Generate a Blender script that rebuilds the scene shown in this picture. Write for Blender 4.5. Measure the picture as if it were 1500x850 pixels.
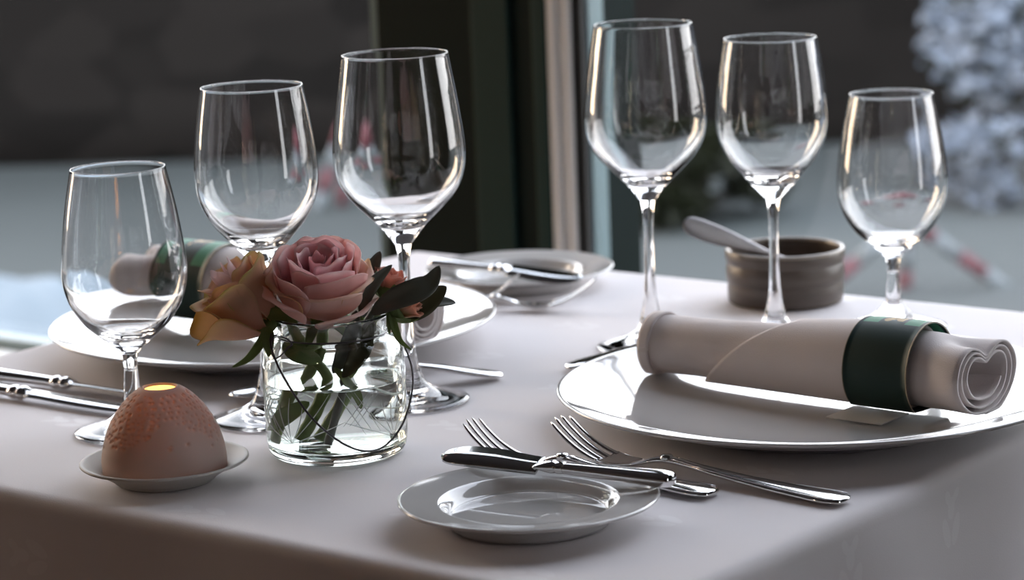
import bpy, bmesh, math, random
from mathutils import Vector, Matrix, noise as mnoise

# ------------------------------------------------------------------ camera, sky, exposure
SC = bpy.context.scene
COL = SC.collection
for o in list(bpy.data.objects):
    bpy.data.objects.remove(o, do_unlink=True)
PI = math.pi
TZ = 0.75                       # table top above the floor
random.seed(7)

def rad(a): return math.radians(a)

cam_d = bpy.data.cameras.new('camera')
cam = bpy.data.objects.new('camera', cam_d)
COL.objects.link(cam)
SC.camera = cam
PIT, ROL = 0.1890525, -0.0383745
fw = Vector((0, math.cos(PIT), -math.sin(PIT)))
up0 = Vector((0, math.sin(PIT), math.cos(PIT)))
rt0 = Vector((1, 0, 0))
rt = math.cos(ROL) * rt0 + math.sin(ROL) * up0
up = -math.sin(ROL) * rt0 + math.cos(ROL) * up0
m = Matrix.Identity(4)
for i in range(3):
    m[i][0], m[i][1], m[i][2] = rt[i], up[i], -fw[i]
m[0][3], m[1][3], m[2][3] = 0, 0, 0.39869 + TZ
cam.matrix_world = m
cam_d.sensor_width = 36
cam_d.lens = 3926.88 / 1500 * 36
cam_d.clip_start = 0.05
cam_d.clip_end = 200
cam_d.dof.use_dof = True
cam_d.dof.focus_distance = 1.56
cam_d.dof.aperture_fstop = 8.2

SC.view_settings.view_transform = 'Standard'
SC.view_settings.look = 'None'
SC.view_settings.exposure = 0.0
SC.view_settings.gamma = 1
SC.view_settings.use_curve_mapping = False
cy = SC.cycles
cy.max_bounces = 20
cy.diffuse_bounces = 5
cy.glossy_bounces = 8
cy.transmission_bounces = 18
cy.transparent_max_bounces = 24
cy.caustics_refractive = True
cy.caustics_reflective = True
cy.blur_glossy = 0.5
cy.sample_clamp_indirect = 12

SKY_GAIN = 6.4
world = bpy.data.worlds.new('overcast_sky')
SC.world = world
world.use_nodes = True
wn, wl = world.node_tree.nodes, world.node_tree.links
wn.clear()
w_out = wn.new('ShaderNodeOutputWorld')
w_bg = wn.new('ShaderNodeBackground')
w_tc = wn.new('ShaderNodeTexCoord')
w_sep = wn.new('ShaderNodeSeparateXYZ')
w_ramp = wn.new('ShaderNodeValToRGB')
wl.new(w_tc.outputs['Generated'], w_sep.inputs[0])
wl.new(w_sep.outputs['Z'], w_ramp.inputs[0])
e = w_ramp.color_ramp.elements
e[0].position, e[0].color = 0.0, (0.84, 0.82, 0.82, 1)
e[1].position, e[1].color = 0.75, (0.56, 0.60, 0.70, 1)
k = w_ramp.color_ramp.elements.new(0.2); k.color = (0.885, 0.905, 0.95, 1)
# soft warm evening glow low in the sky on the left
w_dot = wn.new('ShaderNodeVectorMath'); w_dot.operation = 'DOT_PRODUCT'
w_dot.inputs[1].default_value = Vector((-0.93, 0.35, 0.16)).normalized()
wl.new(w_tc.outputs['Generated'], w_dot.inputs[0])
w_gr = wn.new('ShaderNodeValToRGB')
wl.new(w_dot.outputs['Value'], w_gr.inputs[0])
g = w_gr.color_ramp.elements
g[0].position, g[0].color = 0.80, (0, 0, 0, 1)
g[1].position, g[1].color = 1.0, (1.3, 0.75, 0.20, 1)
w_add = wn.new('ShaderNodeMix'); w_add.data_type = 'RGBA'; w_add.blend_type = 'ADD'
w_add.inputs[0].default_value = 1
wl.new(w_ramp.outputs[0], w_add.inputs[6]); wl.new(w_gr.outputs[0], w_add.inputs[7])
wl.new(w_add.outputs[2], w_bg.inputs[0])
w_bg.inputs[1].default_value = SKY_GAIN
wl.new(w_bg.outputs[0], w_out.inputs[0])

# ------------------------------------------------------------------ materials
def nt(mat):
    mat.use_nodes = True
    n, l = mat.node_tree.nodes, mat.node_tree.links
    n.clear()
    out = n.new('ShaderNodeOutputMaterial')
    return n, l, out

def pbr(name, color, rough=0.5, metal=0.0, spec=0.5, coat=0.0, bump=0.0, bscale=200.0, var=0.0, vscale=6.0,
        sheen=0.0, trans=0.0, ior=1.5, aniso=None, coords='Object'):
    mat = bpy.data.materials.new(name)
    n, l, out = nt(mat)
    b = n.new('ShaderNodeBsdfPrincipled')
    b.inputs['Base Color'].default_value = (*color, 1)
    b.inputs['Roughness'].default_value = rough
    b.inputs['Metallic'].default_value = metal
    b.inputs['Specular IOR Level'].default_value = spec
    b.inputs['IOR'].default_value = ior
    b.inputs['Coat Weight'].default_value = coat
    b.inputs['Coat Roughness'].default_value = 0.05
    b.inputs['Sheen Weight'].default_value = sheen
    b.inputs['Transmission Weight'].default_value = trans
    tc = n.new('ShaderNodeTexCoord')
    if var:
        t = n.new('ShaderNodeTexNoise'); t.inputs['Scale'].default_value = vscale; t.inputs['Detail'].default_value = 5
        l.new(tc.outputs[coords], t.inputs['Vector'])
        mp = n.new('ShaderNodeMapRange'); mp.inputs[3].default_value = 1 - var; mp.inputs[4].default_value = 1 + var
        l.new(t.outputs[0], mp.inputs[0])
        mx = n.new('ShaderNodeMix'); mx.data_type = 'RGBA'; mx.blend_type = 'MULTIPLY'; mx.inputs[0].default_value = 1
        mx.inputs[6].default_value = (*color, 1)
        l.new(mp.outputs[0], mx.inputs[7])
        l.new(mx.outputs[2], b.inputs['Base Color'])
    if bump:
        t2 = n.new('ShaderNodeTexNoise'); t2.inputs['Scale'].default_value = bscale; t2.inputs['Detail'].default_value = 4
        l.new(tc.outputs[coords], t2.inputs['Vector'])
        bp = n.new('ShaderNodeBump'); bp.inputs['Strength'].default_value = bump; bp.inputs['Distance'].default_value = 0.001
        l.new(t2.outputs[0], bp.inputs['Height'])
        l.new(bp.outputs[0], b.inputs['Normal'])
    l.new(b.outputs[0], out.inputs[0])
    return mat

def glass_mat(name, ior=1.5, color=(1, 1, 1), rough=0.0):
    mat = bpy.data.materials.new(name)
    n, l, out = nt(mat)
    g = n.new('ShaderNodeBsdfGlass')
    g.inputs['Color'].default_value = (*color, 1)
    g.inputs['IOR'].default_value = ior
    g.inputs['Roughness'].default_value = rough
    l.new(g.outputs[0], out.inputs[0])
    return mat

def pane_mat():
    mat = bpy.data.materials.new('window_glass')
    n, l, out = nt(mat)
    f = n.new('ShaderNodeFresnel'); f.inputs[0].default_value = 1.45
    t = n.new('ShaderNodeBsdfTransparent'); t.inputs[0].default_value = (0.97, 0.975, 0.975, 1)
    g = n.new('ShaderNodeBsdfGlossy'); g.inputs['Roughness'].default_value = 0.0
    mx = n.new('ShaderNodeMixShader')
    ge = n.new('ShaderNodeNewGeometry'); fr = n.new('ShaderNodeMath'); fr.operation = 'SUBTRACT'; fr.inputs[0].default_value = 1
    l.new(ge.outputs['Backfacing'], fr.inputs[1])
    ml_ = n.new('ShaderNodeMath'); ml_.operation = 'MULTIPLY'; l.new(f.outputs[0], ml_.inputs[0]); l.new(fr.outputs[0], ml_.inputs[1])
    l.new(ml_.outputs[0], mx.inputs[0]); l.new(t.outputs[0], mx.inputs[1]); l.new(g.outputs[0], mx.inputs[2])
    l.new(mx.outputs[0], out.inputs[0])
    return mat

def leafy(name, base, trans, fac=0.3, rough=0.5, attr=None, spec=0.3, var=0.15, vscale=60):
    """a thin plant tissue: glossy-diffuse front plus light shining through; attr = name of a colour attribute"""
    mat = bpy.data.materials.new(name)
    n, l, out = nt(mat)
    b = n.new('ShaderNodeBsdfPrincipled')
    b.inputs['Roughness'].default_value = rough
    b.inputs['Specular IOR Level'].default_value = spec
    tr = n.new('ShaderNodeBsdfTranslucent')
    mx = n.new('ShaderNodeMixShader'); mx.inputs[0].default_value = fac
    tc = n.new('ShaderNodeTexCoord')
    t = n.new('ShaderNodeTexNoise'); t.inputs['Scale'].default_value = vscale; t.inputs['Detail'].default_value = 4
    l.new(tc.outputs['Object'], t.inputs['Vector'])
    mp = n.new('ShaderNodeMapRange'); mp.inputs[3].default_value = 1 - var; mp.inputs[4].default_value = 1 + var
    l.new(t.outputs[0], mp.inputs[0])
    def col(c):
        m2 = n.new('ShaderNodeMix'); m2.data_type = 'RGBA'; m2.blend_type = 'MULTIPLY'; m2.inputs[0].default_value = 1
        if attr:
            at = n.new('ShaderNodeAttribute'); at.attribute_name = attr
            m3 = n.new('ShaderNodeMix'); m3.data_type = 'RGBA'; m3.blend_type = 'MULTIPLY'; m3.inputs[0].default_value = 1
            l.new(at.outputs['Color'], m3.inputs[6]); m3.inputs[7].default_value = (*c, 1)
            l.new(m3.outputs[2], m2.inputs[6])
        else:
            m2.inputs[6].default_value = (*c, 1)
        l.new(mp.outputs[0], m2.inputs[7])
        return m2.outputs[2]
    l.new(col(base), b.inputs['Base Color'])
    l.new(col(trans), tr.inputs['Color'])
    l.new(b.outputs[0], mx.inputs[1]); l.new(tr.outputs[0], mx.inputs[2])
    l.new(mx.outputs[0], out.inputs[0])
    return mat

def emit(name, color, s):
    mat = bpy.data.materials.new(name)
    n, l, out = nt(mat)
    em = n.new('ShaderNodeEmission'); em.inputs[0].default_value = (*color, 1); em.inputs[1].default_value = s
    l.new(em.outputs[0], out.inputs[0])
    return mat

def cloth_mat():
    """white damask: fine weave bump and scattered woven sprigs that differ a little in shade and sheen"""
    mat = bpy.data.materials.new('white_damask')
    n, l, out = nt(mat)
    b = n.new('ShaderNodeBsdfPrincipled')
    b.inputs['Roughness'].default_value = 0.75
    b.inputs['Specular IOR Level'].default_value = 0.25
    b.inputs['Sheen Weight'].default_value = 0.15
    uv = n.new('ShaderNodeUVMap'); uv.uv_map = 'UVMap'
    def math_(op, a, b_=None, c_=None):
        x = n.new('ShaderNodeMath'); x.operation = op
        for i, v in enumerate((a, b_, c_)):
            if v is None: continue
            if isinstance(v, (int, float)): x.inputs[i].default_value = v
            else: l.new(v, x.inputs[i])
        return x.outputs[0]
    sp = n.new('ShaderNodeSeparateXYZ'); l.new(uv.outputs[0], sp.inputs[0])
    P = 0.115
    row = math_('FLOOR', math_('DIVIDE', sp.outputs[1], P))
    sx = math_('ADD', math_('DIVIDE', sp.outputs[0], P), math_('MULTIPLY', row, 0.5))
    fx = math_('SUBTRACT', math_('FRACT', sx), 0.5)
    fy = math_('SUBTRACT', math_('FRACT', math_('DIVIDE', sp.outputs[1], P)), 0.5)
    tot = None
    for (cx, cy_, rx, ry, a) in ((-0.05, -0.07, 0.035, 0.085, 0.35), (0.05, -0.07, 0.035, 0.085, -0.35), (0.0, 0.05, 0.035, 0.06, 0.0),
                                 (-0.04, 0.11, 0.025, 0.045, 0.6), (0.04, 0.11, 0.025, 0.045, -0.6)):
        dx = math_('SUBTRACT', fx, cx); dy = math_('SUBTRACT', fy, cy_)
        ca, sa = math.cos(a), math.sin(a)
        ex = math_('ADD', math_('MULTIPLY', dx, ca / rx), math_('MULTIPLY', dy, sa / rx))
        ey = math_('SUBTRACT', math_('MULTIPLY', dy, ca / ry), math_('MULTIPLY', dx, sa / ry))
        d = math_('ADD', math_('MULTIPLY', ex, ex), math_('MULTIPLY', ey, ey))
        s = math_('LESS_THAN', d, 1.0)
        tot = s if tot is None else math_('MAXIMUM', tot, s)
    cr = n.new('ShaderNodeMix'); cr.data_type = 'RGBA'
    cr.inputs[6].default_value = (0.72, 0.685, 0.695, 1); cr.inputs[7].default_value = (0.755, 0.725, 0.735, 1)
    l.new(tot, cr.inputs[0]); l.new(cr.outputs[2], b.inputs['Base Color'])
    l.new(math_('SUBTRACT', 0.78, math_('MULTIPLY', tot, 0.22)), b.inputs['Roughness'])
    wv = n.new('ShaderNodeTexNoise'); wv.inputs['Scale'].default_value = 900; wv.inputs['Detail'].default_value = 2
    l.new(uv.outputs[0], wv.inputs['Vector'])
    w2 = n.new('ShaderNodeTexNoise'); w2.inputs['Scale'].default_value = 9; w2.inputs['Detail'].default_value = 3
    l.new(uv.outputs[0], w2.inputs['Vector'])
    hs = math_('ADD', math_('MULTIPLY', wv.outputs[0], 0.12), math_('MULTIPLY', w2.outputs[0], 2.2))
    bp = n.new('ShaderNodeBump'); bp.inputs['Strength'].default_value = 0.5; bp.inputs['Distance'].default_value = 0.0012
    l.new(hs, bp.inputs['Height']); l.new(bp.outputs[0], b.inputs['Normal'])
    l.new(b.outputs[0], out.inputs[0])
    return mat

def band_mat():
    """dark green paper band; paler green bars and a gilt crest on the label side (uv: x across the band, y around it in turns)"""
    mat = bpy.data.materials.new('green_paper_band')
    n, l, out = nt(mat)
    b = n.new('ShaderNodeBsdfPrincipled'); b.inputs['Roughness'].default_value = 0.55
    b.inputs['Specular IOR Level'].default_value = 0.4
    uv = n.new('ShaderNodeUVMap'); uv.uv_map = 'UVMap'
    sp = n.new('ShaderNodeSeparateXYZ'); l.new(uv.outputs[0], sp.inputs[0])
    def math_(op, a, b_=None):
        x = n.new('ShaderNodeMath'); x.operation = op
        for i, v in enumerate((a, b_)):
            if v is None: continue
            if isinstance(v, (int, float)): x.inputs[i].default_value = v
            else: l.new(v, x.inputs[i])
        return x.outputs[0]
    X, Y = sp.outputs[0], sp.outputs[1]
    def between(v, a, c): return math_('MULTIPLY', math_('GREATER_THAN', v, a), math_('LESS_THAN', v, c))
    lab = between(Y, 0.205, 0.40)
    bars = math_('MULTIPLY', lab, math_('MAXIMUM', between(X, 0.06, 0.30), between(X, 0.70, 0.94)))
    nz = n.new('ShaderNodeTexNoise'); nz.inputs['Scale'].default_value = 9; nz.inputs['Detail'].default_value = 3
    mp = n.new('ShaderNodeMapping'); mp.inputs['Scale'].default_value = (1.0, 2.5, 1); l.new(uv.outputs[0], mp.inputs[0])
    l.new(mp.outputs[0], nz.inputs['Vector'])
    def disc(cx, cy_, r1, r2):
        a = math_('DIVIDE', math_('SUBTRACT', X, cx), r1); c = math_('DIVIDE', math_('SUBTRACT', Y, cy_), r2)
        return math_('LESS_THAN', math_('ADD', math_('MULTIPLY', a, a), math_('MULTIPLY', c, c)), 1.0)
    crest = math_('MAXIMUM', disc(0.40, 0.235, 0.06, 0.018), math_('MULTIPLY', between(X, 0.38, 0.64),
                  math_('MULTIPLY', between(Y, 0.225, 0.30), math_('GREATER_THAN', nz.outputs[0], 0.53))))
    edge = math_('MAXIMUM', math_('LESS_THAN', X, 0.015), math_('GREATER_THAN', X, 0.985))
    m1 = n.new('ShaderNodeMix'); m1.data_type = 'RGBA'
    m1.inputs[6].default_value = (0.008, 0.033, 0.028, 1); m1.inputs[7].default_value = (0.045, 0.24, 0.13, 1)
    l.new(bars, m1.inputs[0])
    m2 = n.new('ShaderNodeMix'); m2.data_type = 'RGBA'; m2.inputs[7].default_value = (0.50, 0.36, 0.17, 1)
    l.new(crest, m2.inputs[0]); l.new(m1.outputs[2], m2.inputs[6])
    m3 = n.new('ShaderNodeMix'); m3.data_type = 'RGBA'; m3.inputs[7].default_value = (0.30, 0.26, 0.19, 1)
    l.new(edge, m3.inputs[0]); l.new(m2.outputs[2], m3.inputs[6])
    l.new(m3.outputs[2], b.inputs['Base Color'])
    l.new(b.outputs[0], out.inputs[0])
    return mat

def porcelain_thin_mat():
    """unglazed white porcelain, thin enough to glow; attribute 'thin' marks the pricked pattern where it is thinnest"""
    mat = bpy.data.materials.new('bisque_porcelain')
    n, l, out = nt(mat)
    b = n.new('ShaderNodeBsdfPrincipled'); b.inputs['Base Color'].default_value = (0.56, 0.50, 0.46, 1)
    b.inputs['Roughness'].default_value = 0.65; b.inputs['Specular IOR Level'].default_value = 0.3
    tr = n.new('ShaderNodeBsdfTranslucent'); tr.inputs[0].default_value = (0.60, 0.36, 0.18, 1)
    at = n.new('ShaderNodeAttribute'); at.attribute_name = 'thin'
    mp = n.new('ShaderNodeMapRange'); mp.inputs[3].default_value = 0.13; mp.inputs[4].default_value = 0.42
    l.new(at.outputs['Fac'], mp.inputs[0])
    mx = n.new('ShaderNodeMixShader')
    l.new(mp.outputs[0], mx.inputs[0]); l.new(b.outputs[0], mx.inputs[1]); l.new(tr.outputs[0], mx.inputs[2])
    l.new(mx.outputs[0], out.inputs[0])
    return mat

def stoneware_mat():
    mat = bpy.data.materials.new('brown_stoneware')
    n, l, out = nt(mat)
    b = n.new('ShaderNodeBsdfPrincipled'); b.inputs['Roughness'].default_value = 0.38
    tc = n.new('ShaderNodeTexCoord'); mp = n.new('ShaderNodeMapping'); mp.inputs['Scale'].default_value = (20, 20, 160)
    l.new(tc.outputs['Object'], mp.inputs[0])
    t = n.new('ShaderNodeTexNoise'); t.inputs['Scale'].default_value = 1.0; t.inputs['Detail'].default_value = 5
    l.new(mp.outputs[0], t.inputs['Vector'])
    r = n.new('ShaderNodeValToRGB'); r.color_ramp.elements[0].position = 0.3; r.color_ramp.elements[1].position = 0.75
    r.color_ramp.elements[0].color = (0.060, 0.043, 0.033, 1); r.color_ramp.elements[1].color = (0.125, 0.098, 0.078, 1)
    l.new(t.outputs[0], r.inputs[0]); l.new(r.outputs[0], b.inputs['Base Color'])
    bp = n.new('ShaderNodeBump'); bp.inputs['Strength'].default_value = 0.3; bp.inputs['Distance'].default_value = 0.0006
    l.new(t.outputs[0], bp.inputs['Height']); l.new(bp.outputs[0], b.inputs['Normal'])
    l.new(b.outputs[0], out.inputs[0])
    return mat

def stone_wall_mat():
    mat = bpy.data.materials.new('dark_stone')
    n, l, out = nt(mat)
    b = n.new('ShaderNodeBsdfPrincipled'); b.inputs['Roughness'].default_value = 0.95; b.inputs['Specular IOR Level'].default_value = 0.0
    tc = n.new('ShaderNodeTexCoord')
    v = n.new('ShaderNodeTexVoronoi'); v.inputs['Scale'].default_value = 3.0
    mp = n.new('ShaderNodeMapping'); mp.inputs['Scale'].default_value = (1, 1, 1.8)
    l.new(tc.outputs['Object'], mp.inputs[0]); l.new(mp.outputs[0], v.inputs['Vector'])
    r = n.new('ShaderNodeValToRGB')
    r.color_ramp.elements[0].color = (0.009, 0.0085, 0.008, 1); r.color_ramp.elements[1].color = (0.020, 0.018, 0.0165, 1)
    l.new(v.outputs['Color'], r.inputs[0]); l.new(r.outputs[0], b.inputs['Base Color'])
    l.new(b.outputs[0], out.inputs[0])
    return mat

def wood_mat(name, c1, c2, rough=0.45):
    mat = bpy.data.materials.new(name)
    n, l, out = nt(mat)
    b = n.new('ShaderNodeBsdfPrincipled'); b.inputs['Roughness'].default_value = rough
    tc = n.new('ShaderNodeTexCoord'); mp = n.new('ShaderNodeMapping'); mp.inputs['Scale'].default_value = (1.2, 9, 9)
    l.new(tc.outputs['Object'], mp.inputs[0])
    t = n.new('ShaderNodeTexNoise'); t.inputs['Scale'].default_value = 2; t.inputs['Detail'].default_value = 7
    l.new(mp.outputs[0], t.inputs['Vector'])
    r = n.new('ShaderNodeValToRGB'); r.color_ramp.elements[0].position = 0.35; r.color_ramp.elements[1].position = 0.7
    r.color_ramp.elements[0].color = (*c1, 1); r.color_ramp.elements[1].color = (*c2, 1)
    l.new(t.outputs[0], r.inputs[0]); l.new(r.outputs[0], b.inputs['Base Color'])
    l.new(b.outputs[0], out.inputs[0])
    return mat

M = dict(
    cloth=cloth_mat(), band=band_mat(), bisque=porcelain_thin_mat(), stoneware=stoneware_mat(), stone=stone_wall_mat(),
    pane=pane_mat(),
    crystal=glass_mat('clear_crystal', 1.5), jar=glass_mat('jar_glass', 1.5, (0.985, 1.0, 0.99)),
    water_top=glass_mat('water_surface', 1.333), water_side=glass_mat('water_against_glass', 1.128, (0.985, 1.0, 0.985)),
    china=pbr('white_china', (0.58, 0.57, 0.56), 0.05, spec=0.7, coat=0.5),
    saucer=pbr('bisque_saucer', (0.55, 0.53, 0.50), 0.5, spec=0.3),
    silver=pbr('polished_silverplate', (0.80, 0.79, 0.78), 0.10, metal=1.0, bump=0.02, bscale=300),
    satin=pbr('satin_steel', (0.36, 0.34, 0.34), 0.34, metal=1.0),
    steel=pbr('knife_steel', (0.62, 0.64, 0.65), 0.13, metal=1.0),
    napkin=pbr('napkin_linen', (0.74, 0.68, 0.67), 0.85, spec=0.2, sheen=0.2, bump=0.25, bscale=1500),
    wire=pbr('dark_wire', (0.10, 0.095, 0.10), 0.3, metal=0.9),
    engraved=pbr('ground_glass_line', (0.85, 0.88, 0.86), 0.6, trans=0.6),
    petal=leafy('rose_petal', (1, 1, 1), (1, 0.95, 0.93), 0.52, 0.6, 'tint', 0.2, 0.08, 90),
    stem=leafy('green_stem', (0.19, 0.25, 0.085), (0.26, 0.36, 0.10), 0.12, 0.45, None, 0.35, 0.3, 120),
    sepal=leafy('green_sepal', (0.18, 0.24, 0.09), (0.26, 0.38, 0.11), 0.25, 0.5),
    olive=leafy('dark_olive_leaf', (0.105, 0.112, 0.090), (0.10, 0.12, 0.06), 0.12, 0.4, None, 0.5),
    oliveback=leafy('brown_green_leaf', (0.060, 0.055, 0.025), (0.09, 0.09, 0.03), 0.12, 0.45),
    wax=pbr('tealight_wax', (0.85, 0.80, 0.70), 0.5), tin=pbr('tealight_cup', (0.8, 0.8, 0.8), 0.3, metal=1.0),
    wick=pbr('burnt_wick', (0.02, 0.02, 0.02), 0.9), flame=emit('flame', (1.0, 0.40, 0.06), 8.0),
    greenpaint=pbr('dark_green_paint', (0.006, 0.022, 0.019), 0.6, spec=0.2, var=0.08),
    greendark=pbr('darker_green_paint', (0.002, 0.007, 0.006), 0.7, spec=0.12),
    alu=pbr('grey_mullion_paint', (0.62, 0.60, 0.58), 0.5), gasket=pbr('black_gasket', (0.01, 0.01, 0.01), 0.6),
    tealedge=pbr('teal_glazing_bead', (0.14, 0.20, 0.21), 0.35),
    sill=pbr('white_sill_paint', (0.80, 0.80, 0.77), 0.4),
    plaster=pbr('warm_plaster', (0.20, 0.14, 0.11), 0.9, var=0.05), ceiling=pbr('ceiling_paint', (0.22, 0.19, 0.19), 0.9),
    woodwall=wood_mat('brown_panelling', (0.060, 0.040, 0.036), (0.10, 0.066, 0.058)),
    floor=wood_mat('dark_wood_floor', (0.035, 0.021, 0.014), (0.07, 0.042, 0.028), 0.5),
    tablewood=wood_mat('table_wood', (0.2, 0.12, 0.07), (0.28, 0.18, 0.1)),
    asphalt=pbr('wet_asphalt', (0.037, 0.046, 0.0455), 0.75, var=0.25, vscale=0.6),
    snow=pbr('grey_snow', (0.15, 0.185, 0.21), 0.9, var=0.25, vscale=2.0),
    hedge=leafy('dark_hedge_leaf', (0.012, 0.015, 0.007), (0.015, 0.02, 0.006), 0.2, 0.6),
    hedgepale=leafy('pale_hedge_leaf', (0.055, 0.068, 0.022), (0.06, 0.08, 0.02), 0.2, 0.6),  # paler leaf green, mixed at random among the dark ivy leaves
    frost=leafy('frosted_leaf', (0.22, 0.26, 0.32), (0.17, 0.21, 0.26), 0.25, 0.7),
    bark=pbr('dark_bark', (0.03, 0.025, 0.02), 0.9),
    tapered=pbr('barrier_red', (0.10, 0.022, 0.03), 0.6), tapewhite=pbr('barrier_white', (0.13, 0.15, 0.16), 0.6),
    brass=pbr('lamp_brass', (0.55, 0.36, 0.16), 0.3, metal=1.0), bulb=emit('lamp_bulb', (1.0, 0.72, 0.56), 190.0),
)

# ------------------------------------------------------------------ mesh helpers
def mk(name, verts, faces, mat, parent=None, smooth=True, loc=None, uvs=None, colors=None, attr=None, mats=None, fmat=None):
    me = bpy.data.meshes.new(name)
    me.from_pydata([tuple(v) for v in verts], [], faces)
    if mats:
        for x in mats: me.materials.append(x)
        if fmat: me.polygons.foreach_set('material_index', fmat)
    elif mat: me.materials.append(mat)
    if smooth: me.polygons.foreach_set('use_smooth', [True] * len(me.polygons))
    if uvs:
        ul = me.uv_layers.new(name='UVMap')
        for li, lp in enumerate(me.loops): ul.data[li].uv = uvs[lp.vertex_index]
    if colors:
        ca = me.color_attributes.new('tint', 'FLOAT_COLOR', 'POINT')
        for i, c in enumerate(colors): ca.data[i].color = (*c, 1)
    if attr:
        a = me.attributes.new(attr[0], 'FLOAT', 'POINT')
        a.data.foreach_set('value', attr[1])
    me.update()
    o = bpy.data.objects.new(name, me)
    COL.objects.link(o)
    if parent: o.parent = parent
    if loc: o.location = loc
    return o

class MB:
    """collects pieces of ONE mesh"""
    def __init__(s): s.v, s.f, s.c, s.m = [], [], [], []
    def add(s, verts, faces, col=None, mi=0):
        b = len(s.v)
        s.v += [Vector(v) for v in verts]
        s.f += [tuple(i + b for i in f) for f in faces]
        s.m += [mi] * len(faces)
        if col is not None: s.c += list(col) if isinstance(col, list) else [col] * len(verts)
        return s
    def xf(s, mat):
        s.v = [mat @ v for v in s.v]; return s
    def build(s, name, mat, parent=None, smooth=True, loc=None, mats=None):
        return mk(name, s.v, s.f, mat, parent, smooth, loc, colors=s.c if s.c else None, mats=mats, fmat=s.m if mats else None)

def lathe(profile, n=96, close=False):
    """profile (r, z) bottom/outside first; r = 0 ends become poles"""
    v, f, rings = [], [], []
    for r, z in profile:
        if r < 1e-7:
            rings.append([len(v)]); v.append((0, 0, z))
        else:
            rings.append(list(range(len(v), len(v) + n)))
            for i in range(n):
                a = 2 * PI * i / n
                v.append((r * math.cos(a), r * math.sin(a), z))
    prs = list(zip(rings[:-1], rings[1:]))
    if close: prs.append((rings[-1], rings[0]))
    for A, B in prs:
        for i in range(n):
            j = (i + 1) % n
            if len(A) == 1 and len(B) == 1: continue
            if len(A) == 1: f.append((A[0], B[j], B[i]))
            elif len(B) == 1: f.append((A[i], A[j], B[0]))
            else: f.append((A[i], A[j], B[j], B[i]))
    return v, f

def spline(pts, sub=6):
    """Catmull-Rom through tuples of any dimension"""
    out = []
    n = len(pts)
    for i in range(n - 1):
        p0, p1, p2, p3 = pts[max(i - 1, 0)], pts[i], pts[i + 1], pts[min(i + 2, n - 1)]
        for k in range(sub):
            t = k / sub
            out.append(tuple(0.5 * ((2 * b) + (-a + c) * t + (2 * a - 5 * b + 4 * c - d) * t * t + (-a + 3 * b - 3 * c + d) * t ** 3)
                             for a, b, c, d in zip(p0, p1, p2, p3)))
    out.append(tuple(pts[-1]))
    return out

def loft(sections, caps=True, closed_ring=True):
    v, f = [], []
    n = len(sections[0])
    for s in sections: v += [Vector(p) for p in s]
    for a in range(len(sections) - 1):
        for i in range(n if closed_ring else n - 1):
            j = (i + 1) % n
            f.append((a * n + i, a * n + j, (a + 1) * n + j, (a + 1) * n + i))
    if caps and closed_ring:
        f.append(tuple(reversed(range(n))))
        b = (len(sections) - 1) * n
        f.append(tuple(range(b, b + n)))
    return v, f

def tube(pts, rads, n=10, caps=True):
    P = [Vector(p) for p in pts]
    if isinstance(rads, (int, float)): rads = [rads] * len(P)
    T = [(P[min(i + 1, len(P) - 1)] - P[max(i - 1, 0)]).normalized() for i in range(len(P))]
    ref = Vector((0, 0, 1)) if abs(T[0].z) < 0.9 else Vector((1, 0, 0))
    N = (ref - T[0] * ref.dot(T[0])).normalized()
    secs = []
    for i, p in enumerate(P):
        N = (N - T[i] * N.dot(T[i])).normalized()
        B = T[i].cross(N)
        secs.append([p + rads[i] * (math.cos(2 * PI * k / n) * N + math.sin(2 * PI * k / n) * B) for k in range(n)])
    return loft(secs, caps)

def sheet(fn, nu, nv, thick=0.0, colfn=None):
    """fn(u, v) -> point for u, v in 0..1; a closed thin solid when thick > 0"""
    g = [[Vector(fn(i / nu, j / nv)) for i in range(nu + 1)] for j in range(nv + 1)]
    W_ = nu + 1
    v = [g[j][i] for j in range(nv + 1) for i in range(W_)]
    f = [(j * W_ + i, j * W_ + i + 1, (j + 1) * W_ + i + 1, (j + 1) * W_ + i) for j in range(nv) for i in range(nu)]
    col = [colfn(i / nu, j / nv) for j in range(nv + 1) for i in range(W_)] if colfn else None
    if thick:
        nor = []
        for j in range(nv + 1):
            for i in range(W_):
                du = g[j][min(i + 1, nu)] - g[j][max(i - 1, 0)]
                dv = g[min(j + 1, nv)][i] - g[max(j - 1, 0)][i]
                nn = du.cross(dv)
                nor.append(nn.normalized() if nn.length > 1e-12 else Vector((0, 0, 1)))
        b = len(v)
        v2 = [p - q * thick for p, q in zip(v, nor)]
        f2 = [tuple(x + b for x in reversed(q)) for q in f]
        rim = [i for i in range(W_)] + [j * W_ + nu for j in range(1, nv + 1)] + [nv * W_ + i for i in range(nu - 1, -1, -1)] + [j * W_ for j in range(nv - 1, 0, -1)]
        f3 = [(rim[(k + 1) % len(rim)], rim[k], rim[k] + b, rim[(k + 1) % len(rim)] + b) for k in range(len(rim))]
        v, f = v + v2, f + f2 + f3
        if col: col = col + col
    return v, f, col

def box(lo, hi):
    x0, y0, z0 = lo; x1, y1, z1 = hi
    v = [(x0, y0, z0), (x1, y0, z0), (x1, y1, z0), (x0, y1, z0), (x0, y0, z1), (x1, y0, z1), (x1, y1, z1), (x0, y1, z1)]
    f = [(0, 3, 2, 1), (4, 5, 6, 7), (0, 1, 5, 4), (1, 2, 6, 5), (2, 3, 7, 6), (3, 0, 4, 7)]
    return v, f

def bevel(o, w, seg=2):
    b = o.modifiers.new('bevel', 'BEVEL'); b.width = w; b.segments = seg; b.limit_method = 'ANGLE'
    return o

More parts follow.
